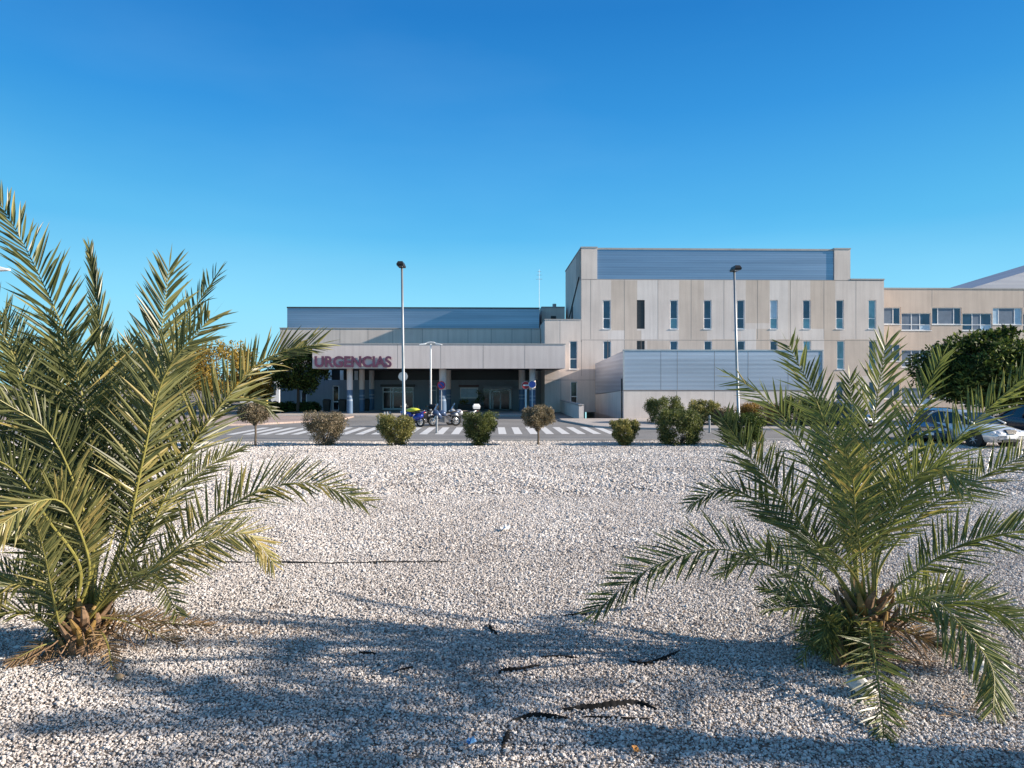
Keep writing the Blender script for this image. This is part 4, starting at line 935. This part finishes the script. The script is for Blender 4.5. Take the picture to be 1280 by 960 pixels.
def palm_trunk(t, r, h, rad, n=46):
    b = MB(); b.tube([(0, 0, -.1), (0, 0, h*.3), (0, 0, h*.75), (0, 0, h)], [rad*.95, rad*1.05, rad*.85, rad*.45], 14); b.build('trunk', M['husk'], t)
    b = MB()
    for k in range(n):                                      # broken leaf bases standing off the stem
        q = k*2.4; z = h*(k/n)*.95; d = Vector((math.cos(q), math.sin(q), 0)); L = r.uniform(.10, .22)
        p0 = d*rad*.8+Vector((0, 0, z)); p1 = p0 + d*L*.5+Vector((0, 0, L*.55)); p2 = p1 + d*L*.2 + Vector((0, 0, L*.5)) + rvec(r)*.03
        b.tube([p0, p1, p2], [.045, .034, .012], 6, r.choice((0, 0, 1)), True, .5)
    b.build('leaf_base', [M['husk'], M['petiole']], t)
    b = MB(); b.tone = .9
    for k in range(55):                                     # hanging fibre
        q = r.uniform(0, 6.28); d = Vector((math.cos(q), math.sin(q), 0)); z = r.uniform(.02, h*.8); p = d*rad*r.uniform(.9, 1.25)+Vector((0, 0, z))
        b.tube([p, p+d*r.uniform(.05, .2)+Vector((0, 0, r.uniform(-.12, .02)))+rvec(r)*.06, p+d*r.uniform(.12, .42)+Vector((0, 0, -z*.9))+rvec(r)*.08], [.008, .006, .003], 4)
    for v_ in range(len(b.v)): x, y, z = b.v[v_]; b.v[v_] = (x, y, max(z, .012))
    b.build('dry_fibre', M['husk'], t)

Y = dict(tone=(.55, .95)); Dk = dict(tone=(.05, .45)); Gy = dict(tone=(.3, .75))
LF = [
 ([(116, 600), (92, 450), (42, 330), (-8, 240)], .1, .75, dict(Lmax=.52, n=64, tone=(.0, .6), wid=.032)),
 ([(90, 640), (45, 520), (5, 420), (-60, 330)], -.3, .75, dict(Lmax=.46, tone=(.05, .5))),
 ([(122, 640), (128, 520), (124, 400), (112, 312)], 1.0, .3, dict(Lmax=.40, tone=(.1, .6), amul=.42)),
 ([(150, 680), (180, 560), (197, 450), (211, 338)], -.2, .8, dict(Lmax=.56, n=64, tone=(.1, .7), wid=.032)),
 ([(160, 660), (195, 520), (228, 415), (270, 345)], .7, .45, dict(Lmax=.44, tone=(.2, .7))),
 ([(152, 700), (178, 580), (206, 470), (262, 398)], -.55, .75, dict(Lmax=.52, n=60, tone=(.35, .9), wid=.030)),
 ([(170, 700), (232, 570), (300, 478), (345, 443), (398, 430)], .25, .55, dict(Lmax=.50, n=72, tone=(.2, .85), wid=.030)),
 ([(165, 690), (225, 570), (280, 508), (318, 500), (338, 514)], .6, .45, dict(Lmax=.36, tone=(.1, .5))),
 ([(150, 740), (205, 700), (270, 645), (330, 612), (390, 604), (455, 628)], -.25, .5, dict(Lmax=.42, n=66, tone=(.3, .9), dry=.12)),
 ([(150, 742), (200, 706), (260, 675), (310, 668), (342, 704)], .2, .6, dict(Lmax=.36, tone=(.6, .95), dry=.15)),
 ([(135, 745), (165, 722), (198, 722), (222, 770)], -1.1, .4, dict(Lmax=.28, n=44, tone=(.15, .55))),
 ([(112, 720), (103, 672), (78, 628), (40, 630), (-10, 665)], -1.2, .55, dict(Lmax=.42, n=60, tone=(.45, .95), bare=.3)),
 ([(78, 790), (66, 745), (56, 695), (44, 650)], -.9, .55, dict(Lmax=.28, n=44, tone=(.4, .8))),
 ([(70, 790), (35, 765), (-30, 775)], -.6, .4, dict(Lmax=.26, n=36, tone=(.3, .8))),
 ([(60, 760), (20, 720), (-40, 720)], .3, .4, dict(Lmax=.3, n=40, tone=(.2, .7))),
 ([(95, 690), (50, 600), (-5, 520), (-70, 470)], .5, .6, dict(Lmax=.44, tone=(.05, .5))),
 ([(105, 680), (75, 570), (45, 480), (10, 400)], .9, .6, dict(Lmax=.44, tone=(.0, .45))),
 ([(115, 680), (105, 570), (88, 470), (60, 395)], 1.3, .55, dict(Lmax=.44, tone=(.0, .45))),
 ([(125, 680), (140, 580), (150, 500), (165, 425)], 1.5, .55, dict(Lmax=.42, tone=(.0, .45))),
 ([(135, 690), (165, 600), (190, 530), (235, 470)], 1.3, .6, dict(Lmax=.42, tone=(.05, .5))),
 ([(85, 700), (30, 640), (-50, 600)], .2, .6, dict(Lmax=.42, tone=(.1, .5))),
 ([(118, 700), (95, 610), (60, 540), (0, 500)], -.9, .6, dict(Lmax=.44, tone=(.1, .6))),
 ([(150, 720), (200, 640), (250, 590), (300, 560)], 1.4, .5, dict(Lmax=.36, tone=(.2, .6))),
]
LF += [
 ([(150, 775), (180, 786), (222, 804)], -.35, .3, dict(Lmax=.22, n=30, tone=(.1, .9), mat='leafdry', wid=.02)),
 ([(160, 770), (200, 778), (262, 782)], .25, .3, dict(Lmax=.20, n=30, tone=(.2, .9), mat='leafdry', wid=.02)),
 ([(80, 798), (50, 808), (15, 826)], -.4, .3, dict(Lmax=.20, n=28, tone=(.1, .8), mat='leafdry', wid=.02)),
 ([(125, 790), (135, 808), (140, 838)], -.7, .4, dict(Lmax=.18, n=26, tone=(.1, .8), mat='leafdry', wid=.018)),
 ([(90, 660), (50, 560), (20, 460), (-20, 390)], .7, .6, dict(Lmax=.44, tone=(.0, .45))),
 ([(80, 690), (20, 610), (-30, 540), (-90, 500)], -.2, .6, dict(Lmax=.44, tone=(.05, .5))),
 ([(110, 690), (90, 590), (70, 500), (85, 420)], .3, .6, dict(Lmax=.42, tone=(.05, .5))),
 ([(120, 690), (130, 600), (120, 520), (150, 440)], .4, .6, dict(Lmax=.42, tone=(.05, .55))),
 ([(70, 720), (20, 670), (-50, 650)], -.5, .5, dict(Lmax=.38, tone=(.2, .6))),
 ([(100, 710), (60, 650), (20, 590), (-40, 560)], -1.4, .5, dict(Lmax=.42, tone=(.2, .6))),
 ([(85, 760), (40, 730), (0, 740), (-30, 780)], -.9, .45, dict(Lmax=.30, n=44, tone=(.3, .8))),
]
LF = [(f[0], f[1], f[2], dict(f[3], wid=f[3].get('wid', .0265)*.80, bare=f[3].get('bare', .25 if f[0][-1][1] < 560 else .16))) for f in LF]
D0L = 6.65; tL = palm('date_palm', 'large olive green date palm filling the left side of the garden', 105, D0L, .30, LF, M['palmL'], 101, (.2, .7), .44, 0, .17)
palm_trunk(tL, random.Random(8), .42, .17)
RF = [
 ([(1082, 690), (1085, 600), (1094, 515), (1107, 432)], -.3, .75, dict(Lmax=.40, n=60, tone=(.35, .75))),
 ([(1066, 690), (1050, 590), (1020, 500), (986, 432)], -.2, .65, dict(Lmax=.38, n=60, tone=(.25, .65))),
 ([(1060, 690), (1030, 610), (985, 530), (950, 492), (914, 470)], .3, .55, dict(Lmax=.40, n=58, tone=(.25, .7))),
 ([(1055, 730), (1020, 680), (980, 625), (940, 575), (905, 525)], -.5, .7, dict(Lmax=.40, n=64, tone=(.0, .4))),
 ([(1050, 725), (1005, 680), (955, 632), (905, 612), (864, 630)], .1, .5, dict(Lmax=.34, n=58, tone=(.05, .5))),
 ([(1050, 760), (1000, 728), (930, 693), (880, 688), (810, 712), (744, 764)], -.7, .5, dict(Lmax=.40, n=70, tone=(.0, .45))),
 ([(1040, 765), (1005, 750), (955, 735)], .5, .5, dict(Lmax=.28, n=34, tone=(.05, .4))),
 ([(1040, 772), (1000, 760), (955, 762)], -.3, .5, dict(Lmax=.26, n=34, tone=(.05, .4))),
 ([(1092, 690), (1115, 645), (1142, 600), (1175, 585), (1205, 602)], -.9, .65, dict(Lmax=.42, n=60, tone=(.4, .8))),
 ([(1095, 690), (1120, 590), (1148, 510), (1178, 446)], .5, .55, dict(Lmax=.36, n=56, tone=(.3, .75))),
 ([(1100, 690), (1140, 615), (1195, 550), (1245, 502), (1300, 455)], .2, .55, dict(Lmax=.40, n=62, tone=(.3, .75))),
 ([(1105, 700), (1160, 635), (1220, 600), (1270, 575), (1330, 545)], .4, .55, dict(Lmax=.36, n=60, tone=(.3, .75))),
 ([(1105, 745), (1150, 712), (1200, 682), (1250, 668), (1330, 655)], -.4, .5, dict(Lmax=.38, n=62, tone=(.2, .7))),
 ([(1095, 768), (1125, 752), (1165, 750), (1205, 785), (1240, 835), (1242, 885)], -1.25, .55, dict(Lmax=.34, n=60, tone=(.35, .8), bare=.24)),
 ([(1100, 775), (1150, 765), (1215, 752), (1290, 792)], -.4, .5, dict(Lmax=.36, n=56, tone=(.3, .75))),
 ([(1086, 785), (1092, 815), (1100, 870), (1106, 930)], -1.56, .65, dict(Lmax=.30, n=54, tone=(.15, .7), dry=.06, bare=.1)),
 ([(1070, 690), (1068, 600), (1066, 530), (1062, 474)], .9, .6, dict(Lmax=.34, tone=(.1, .6))),
 ([(1078, 710), (1070, 650), (1066, 600), (1056, 560)], -1.2, .6, dict(Lmax=.34, n=46, tone=(.5, .9))),
 ([(1070, 690), (1050, 610), (1040, 550), (1035, 510)], 1.2, .6, dict(Lmax=.38, tone=(.0, .4))),
 ([(1045, 745), (1000, 705), (950, 690), (900, 720)], 1.2, .4, dict(Lmax=.30, n=46, tone=(.3, .7))),
 ([(1100, 760), (1140, 740), (1190, 730), (1250, 760)], .9, .4, dict(Lmax=.32, n=48, tone=(.3, .7))),
]
for i in range(len(RF)):
    pts, dd, face, kw = RF[i]
    if i in (0, 1, 3, 4, 9, 10, 16): RF[i] = (pts, dd-.45, face, kw)
RF += [
 ([(1105, 782), (1140, 792), (1182, 812)], -.3, .3, dict(Lmax=.20, n=28, tone=(.1, .9), mat='leafdry')),
 ([(1110, 775), (1160, 776), (1215, 790)], .3, .3, dict(Lmax=.20, n=28, tone=(.1, .9), mat='leafdry')),
 ([(1068, 720), (1040, 690), (1010, 690), (985, 740)], -1.9, .4, dict(Lmax=.34, n=50, tone=(.1, .55))),
]
RF = [(f[0], f[1], f[2], dict(f[3], wid=.020, n=int(f[3].get('n', 58)*.84), bare=f[3].get('bare', .2))) for f in RF]
D0R = 6.5; tR = palm('date_palm', 'smaller bright green date palm at the right of the garden', 1080, D0R, .48, RF, M['palmR'], 202, (.2, .65), .38, 0, .16)
palm_trunk(tR, random.Random(9), .58, .16, 54)
# unseen taller palm added right of view so its crown shades near gravel
r = random.Random(61); loc = Vector((6.8, 4.15, 0)); t = thing('date_palm', 'unseen taller date palm added beyond the right edge of view for its shadow', 'palm', loc)
for k in range(17):
    q = k*2.39996; el = R(80-72*(k/17)); L = 2.0*r.uniform(.85, 1.05); d = Vector((math.cos(q), math.sin(q), 0)); base = loc + d*.1 + Vector((0, 0, 2.5-.2*k/17))
    pts = [base + d*(L*.45*math.cos(el)) + Vector((0, 0, L*.45*math.sin(el))), base + d*(L*.78*math.cos(el-.15)) + Vector((0, 0, L*.78*math.sin(el-.15))), base + d*(L*math.cos(el-.4)) + Vector((0, 0, L*math.sin(el-.4)))]
    frond(t, base, pts, M['palmL'], r, .1, Lmax=.40, n=50, tone=(.1, .6), bare=.22)
palm_trunk(t, r, 2.55, .18, 90)
# the sucker clump at its foot
r = random.Random(33); p = P(1046, 480, 6.35); p.z = 0
t = thing('palm_sucker', 'dense low clump of short dark fronds at the foot of the right palm', 'palm', p)
for k in range(24):
    q = r.uniform(0, 6.28); L = r.uniform(.24, .44); d = Vector((math.cos(q), math.sin(q), 0)); ds = r.uniform(.3, 1)
    base = p + d*.08 + Vector((0, 0, r.uniform(.02, .34)))
    pts = [base + d*L*.4*ds + Vector((0, 0, L*.35)), base + d*L*.8*ds + Vector((0, 0, L*.30)), base + d*L*1.1*ds + Vector((0, 0, -.05*L))]
    frond(t, base, pts, M['palmR'], r, .3, Lmax=.16, n=20, tone=(.05, .55), bare=.1, wid=.012, rr=.007)
b = MB(); b.tube([(0, 0, -.05), (0, 0, .12), (0, 0, .28)], [.09, .08, .04], 10); b.build('stem', M['husk'], t)

# ================================================================ GRAVEL DETAIL: torn membrane, hose, litter, rocks
def flap(label, pts, h, w, seed, name='torn_membrane_or_shade'):
    """a torn edge of black weed membrane pushed up through the gravel"""
    r = random.Random(seed); base = G(*pts[len(pts)//2]); P3 = crom([G(*q) for q in pts], 11); rows = []
    b = MB(); n = len(P3)
    for i, p in enumerate(P3):
        f = math.sin(math.pi*(i+.3)/(n+.6))**.8*(.55+.45*math.sin(i*1.1+seed)**2); T = (P3[min(i+1, n-1)]-P3[max(i-1, 0)]).normalized(); s_ = Vector((-T.y, T.x, 0)); hh = h*.5*f*(.55+.9*abs(mnoise.noise(Vector((i*.16, seed*1.7, 0))))); ww = w*.75*f*(.7+.8*abs(mnoise.noise(Vector((i*.2, seed*.9, 5))))); q = p-base
        rows.append([q - s_*ww + Vector((0, 0, .012)), q - s_*ww*.4 + Vector((0, 0, .012+hh*.6)), q + s_*ww*(.4*mnoise.noise(Vector((i*.25, seed, 9)))) + Vector((0, 0, .018+hh)), q + s_*ww*.5 + Vector((0, 0, .018+hh*.55)), q + s_*ww + Vector((0, 0, .01))])
    b.loft(rows, None, False, False); o = b.build(name, M['membrane'], None, True)
    sm = o.modifiers.new('thickness', 'SOLIDIFY'); sm.thickness = .004
    o.location = base; return tag(o, label, 'membrane', 'torn black membrane edges')
fl = [([(786, 828), (806, 831), (828, 825), (850, 815)], .045, .06, 'black membrane tear left of the shaded gravel under the right palm'),
      ([(700, 889), (730, 886), (765, 883), (795, 880), (822, 889)], .07, .08, 'longest black membrane ridge at the front of the shaded gravel'),
      ([(638, 904), (665, 896), (690, 897), (712, 901)], .05, .05, 'curved black membrane tear just left of the longest ridge'),
      ([(610, 781), (614, 788), (622, 795)], .075, .03, 'small upright black membrane flap at the upper shadow edge'),
      ([(624, 846), (628, 840), (650, 838), (676, 833)], .045, .035, 'hooked black membrane tear in the middle of the shadow'),
      ([(628, 938), (632, 926), (636, 914)], .03, .03, 'short black membrane crease nearest the camera'),
      ([(448, 817), (460, 818), (470, 819)], .03, .03, 'tiny black membrane scrap in the left part of the shadow'),
      ([(704, 771), (722, 769), (744, 769)], .02, .03, 'thin black strip standing for the shadow under the long left frond tip'),  # dark strip laid here as the shadow below the frond tip
      ([(676, 823), (700, 822), (722, 824)], .025, .03, 'thin black membrane edge at the top of the shaded gravel'),
      ([(730, 898), (765, 899), (812, 901)], .02, .02, 'thin dark membrane line just below the longest ridge'),
      ([(594, 618), (612, 617), (626, 619)], .03, .07, 'flat dark membrane patch far up the gravel, left of centre'),
      ([(790, 613), (806, 612), (816, 614)], .04, .07, 'small dark membrane bump far up the gravel, right of centre'),
      ([(690, 616), (706, 615), (722, 616)], .03, .06, 'flat dark membrane patch far up the gravel, at the centre'),
      ([(492, 842), (505, 838), (516, 835)], .02, .03, 'faint membrane crease left of the hooked tear')]
for i, (pts, h, w, lb) in enumerate(fl): flap(lb, pts, h, w, 300+i)
b = MB(); r = random.Random(3); pp = [G(x, y) for x, y in ((190, 704), (260, 704.6), (330, 704), (400, 705), (470, 704.2), (520, 703.6), (562, 703.4))]
q0 = pp[3]; b.tube([p-q0+Vector((0, r.uniform(-.012, .012), .006+r.uniform(0, .016))) for p in crom(pp, 6)], .013, 6); o = b.build('irrigation_hose', M['hose'], None, True); o.location = q0; tag(o, 'thin black irrigation hose lying straight across the gravel beside the left palm', 'hose')
def rock(label, px, py, s, mat, seed, name='rock', cat='rock', flat=.7, group=None):
    bm = bmesh.new(); bmesh.ops.create_icosphere(bm, subdivisions=3, radius=s); r = random.Random(seed); ds = [(rvec(r), r.uniform(.55, .95)*s) for k in range(12)]
    for v in bm.verts:
        for d, h in ds:
            x = v.co.dot(d)-h
            if x > 0: v.co -= d*x*.9
        v.co.z *= flat; v.co += rvec(r)*s*.015
    me = bpy.data.meshes.new(name); bm.to_mesh(me); bm.free(); me.materials.append(mat); o = bpy.data.objects.new(name, me); COL.objects.link(o); o.location = G(px, py)+Vector((0, 0, s*flat*.62)); return tag(o, label, cat, group)
rock('large white rock at the foot of the hanging front frond of the right palm', 1078, 868, .13, M['rock'], 1)
rock('white rock on the gravel under the right arching frond', 1222, 838, .085, M['rock'], 2)
rock('pale tan pebble on the gravel at the lower left palm foot', 150, 849, .045, M['straw'], 3)
def scrap(label, px, py, w, mat, seed, cat='litter'):
    r = random.Random(seed); b = MB(); n = 5; g_ = [[b.vert(((i/(n-1)-.5)*w+r.uniform(-.1, .1)*w, (j/(n-1)-.5)*w*.7+r.uniform(-.1, .1)*w, .03+abs(r.gauss(0, .22))*w)) for j in range(n)] for i in range(n)]
    for i in range(n-1):
        for j in range(n-1): b.face((g_[i][j], g_[i+1][j], g_[i+1][j+1], g_[i][j+1]))
    o = b.build('paper_scrap', mat); sm = o.modifiers.new('thickness', 'SOLIDIFY'); sm.thickness = .002; o.location = G(px, py); o.rotation_euler.z = r.uniform(0, 3); return tag(o, label, cat)
scrap('crumpled white paper on the sunlit gravel in the middle', 631, 664, .2, M['paper'], 1)
scrap('small blue scrap at the bottom of the gravel', 588, 934, .07, M['bluescrap'], 2)
scrap('small orange scrap at the bottom right of the shadow', 795, 943, .06, M['orange'], 3)
scrap('small white scrap at the bottom middle near the shadow edge', 790, 858, .05, M['paper'], 4)
# dry leaf litter round the palm feet
b = MB(); r = random.Random(77)
for (cx, cy, sx, sy, n) in ((215, 790, 95, 22, 420), (330, 725+70, 70, 25, 130), (110, 815, 60, 16, 160), (1190, 815, 60, 22, 260), (1110, 800, 60, 25, 130), (1185, 890, 60, 14, 60)):
    for k in range(n):
        x, y = r.gauss(cx, sx*.6), r.gauss(cy, sy*.6)
        if y < 700: continue
        p = G(x, y)+Vector((0, 0, r.uniform(.02, .045))); d = rvec(r); d.z *= .25; d.normalize(); b.cur = r.choice((0, 1, 1)); leaf(b, p, d, (Vector((0, 0, 1))+rvec(r)*.4).normalized(), r.uniform(.04, .16), r.uniform(.006, .014))
for k in range(420):
    D_ = r.uniform(4.2, 17); X_ = r.uniform(-.75, .75)*D_; p = Vector((X_, D_, r.uniform(.016, .032))); d = rvec(r); d.z *= .12; d.normalize(); b.cur = r.choice((0, 0, 1))
    leaf(b, p, d, (Vector((0, 0, 1))+rvec(r)*.4).normalized(), r.uniform(.03, .14)*(1 if D_ < 9 else 1.5), r.uniform(.006, .016))
o = b.build('dry_leaf_litter', [M['husk'], M['straw']]); tag(o, kind='stuff')

# loose stones, real pebbles in the near field
def stones():
    rs = np.random.RandomState(4); pts = []
    sz = []
    for d0, d1, den, s_ in ((3.6, 7, 3900, .50), (7, 10.5, 2800, .58), (10.5, 16, 1500, .82), (16, 31.3, 380, 1.55)):
        N = int(den*(d1-d0)*((d0+d1)*.5*1.5+5.2)); D = np.sqrt(rs.uniform(d0**2, d1**2, N)); X = rs.uniform(-1, 1, N)*(.78*D+2.4)
        pts.append(np.stack([X, D, rs.uniform(-.004, .012, N)], 1)); sz.append(np.full(N, s_)*np.where(rs.rand(N) < .06, 1.5, 1.))
    P_ = np.concatenate(pts).astype(np.float32); sz = np.concatenate(sz); ok = (-P_[:, 0]*sT+P_[:, 1]*cT) < KV-.17; P_ = P_[ok]; sz = sz[ok]; N = len(P_)
    me = bpy.data.meshes.new('gravel_stones'); me.vertices.add(N); me.vertices.foreach_set('co', P_.ravel())
    sc = ((rs.lognormal(0, .30, N)*.0135).clip(.006, .03)*sz).astype(np.float32); me.attributes.new('scl', 'FLOAT', 'POINT').data.foreach_set('value', sc)
    pn = np.array([mnoise.noise(Vector((x*.55, y*.55, 3.))) + .6*mnoise.noise(Vector((x*1.7, y*1.7, 8.))) for x, y, z in P_])
    tn = (rs.beta(1.7, 1.25, N) + .20*pn).clip(0, 1).astype(np.float32); me.attributes.new('tn', 'FLOAT', 'POINT').data.foreach_set('value', tn)
    rot = np.stack([rs.uniform(-.6, .6, N), rs.uniform(-.6, .6, N), rs.uniform(0, 6.28, N)], 1).astype(np.float32); me.attributes.new('rt', 'FLOAT_VECTOR', 'POINT').data.foreach_set('vector', rot.ravel())
    me.update(); o = bpy.data.objects.new('gravel_stones', me); COL.objects.link(o); me.materials.append(M['stone'])
    ng = bpy.data.node_groups.new('scatter_stones', 'GeometryNodeTree'); ng.interface.new_socket('Geometry', in_out='INPUT', socket_type='NodeSocketGeometry'); ng.interface.new_socket('Geometry', in_out='OUTPUT', socket_type='NodeSocketGeometry')
    nd, lk = ng.nodes, ng.links; gi = nd.new('NodeGroupInput'); go = nd.new('NodeGroupOutput'); g2i = nd.new('GeometryNodeGeometryToInstance')
    for k in range(6):
        ic = nd.new('GeometryNodeMeshIcoSphere'); ic.inputs['Radius'].default_value = 1; ic.inputs['Subdivisions'].default_value = 2
        no = nd.new('ShaderNodeTexNoise'); no.noise_dimensions = '4D'; no.inputs['W'].default_value = k*3.7; no.inputs['Scale'].default_value = .75; no.inputs['Detail'].default_value = 1
        sb = nd.new('ShaderNodeVectorMath'); sb.operation = 'SUBTRACT'; sb.inputs[1].default_value = (.5, .5, .5); lk.new(no.outputs['Color'], sb.inputs[0])
        ml = nd.new('ShaderNodeVectorMath'); ml.operation = 'SCALE'; ml.inputs['Scale'].default_value = 1.9; lk.new(sb.outputs[0], ml.inputs[0])
        sp = nd.new('GeometryNodeSetPosition'); lk.new(ic.outputs['Mesh'], sp.inputs['Geometry']); lk.new(ml.outputs[0], sp.inputs['Offset'])
        tr = nd.new('GeometryNodeTransform'); tr.inputs['Scale'].default_value = (1.25, .95, .72) if k % 2 else (1.05, 1.0, .8); lk.new(sp.outputs[0], tr.inputs['Geometry'])
        sm = nd.new('GeometryNodeSetMaterial'); sm.inputs['Material'].default_value = M['stone']; lk.new(tr.outputs[0], sm.inputs['Geometry']); lk.new(sm.outputs[0], g2i.inputs[0])
    def attr(nm, ty):
        a_ = nd.new('GeometryNodeInputNamedAttribute'); a_.data_type = ty; a_.inputs['Name'].default_value = nm; return a_.outputs['Attribute']
    ip = nd.new('GeometryNodeInstanceOnPoints'); lk.new(gi.outputs[0], ip.inputs['Points']); lk.new(g2i.outputs[0], ip.inputs['Instance']); ip.inputs['Pick Instance'].default_value = True
    ri = nd.new('FunctionNodeRandomValue'); ri.data_type = 'INT'
    for s_ in ri.inputs:
        if s_.name == 'Max' and s_.type == 'INT': s_.default_value = 5
    for s_ in ri.outputs:
        if s_.type == 'INT': lk.new(s_, ip.inputs['Instance Index'])
    e2 = nd.new('FunctionNodeEulerToRotation'); lk.new(attr('rt', 'FLOAT_VECTOR'), e2.inputs[0]); lk.new(e2.outputs[0], ip.inputs['Rotation']); lk.new(attr('scl', 'FLOAT'), ip.inputs['Scale'])
    sn = nd.new('GeometryNodeStoreNamedAttribute'); sn.data_type = 'FLOAT'; sn.domain = 'INSTANCE'; sn.inputs['Name'].default_value = 'tone'
    lk.new(ip.outputs[0], sn.inputs['Geometry'])
    for s_ in sn.inputs:
        if s_.name == 'Value' and s_.type == 'VALUE': lk.new(attr('tn', 'FLOAT'), s_)
    lk.new(sn.outputs[0], go.inputs[0])
    md = o.modifiers.new('scatter', 'NODES'); md.node_group = ng
    tag(o, kind='stuff')
stones()
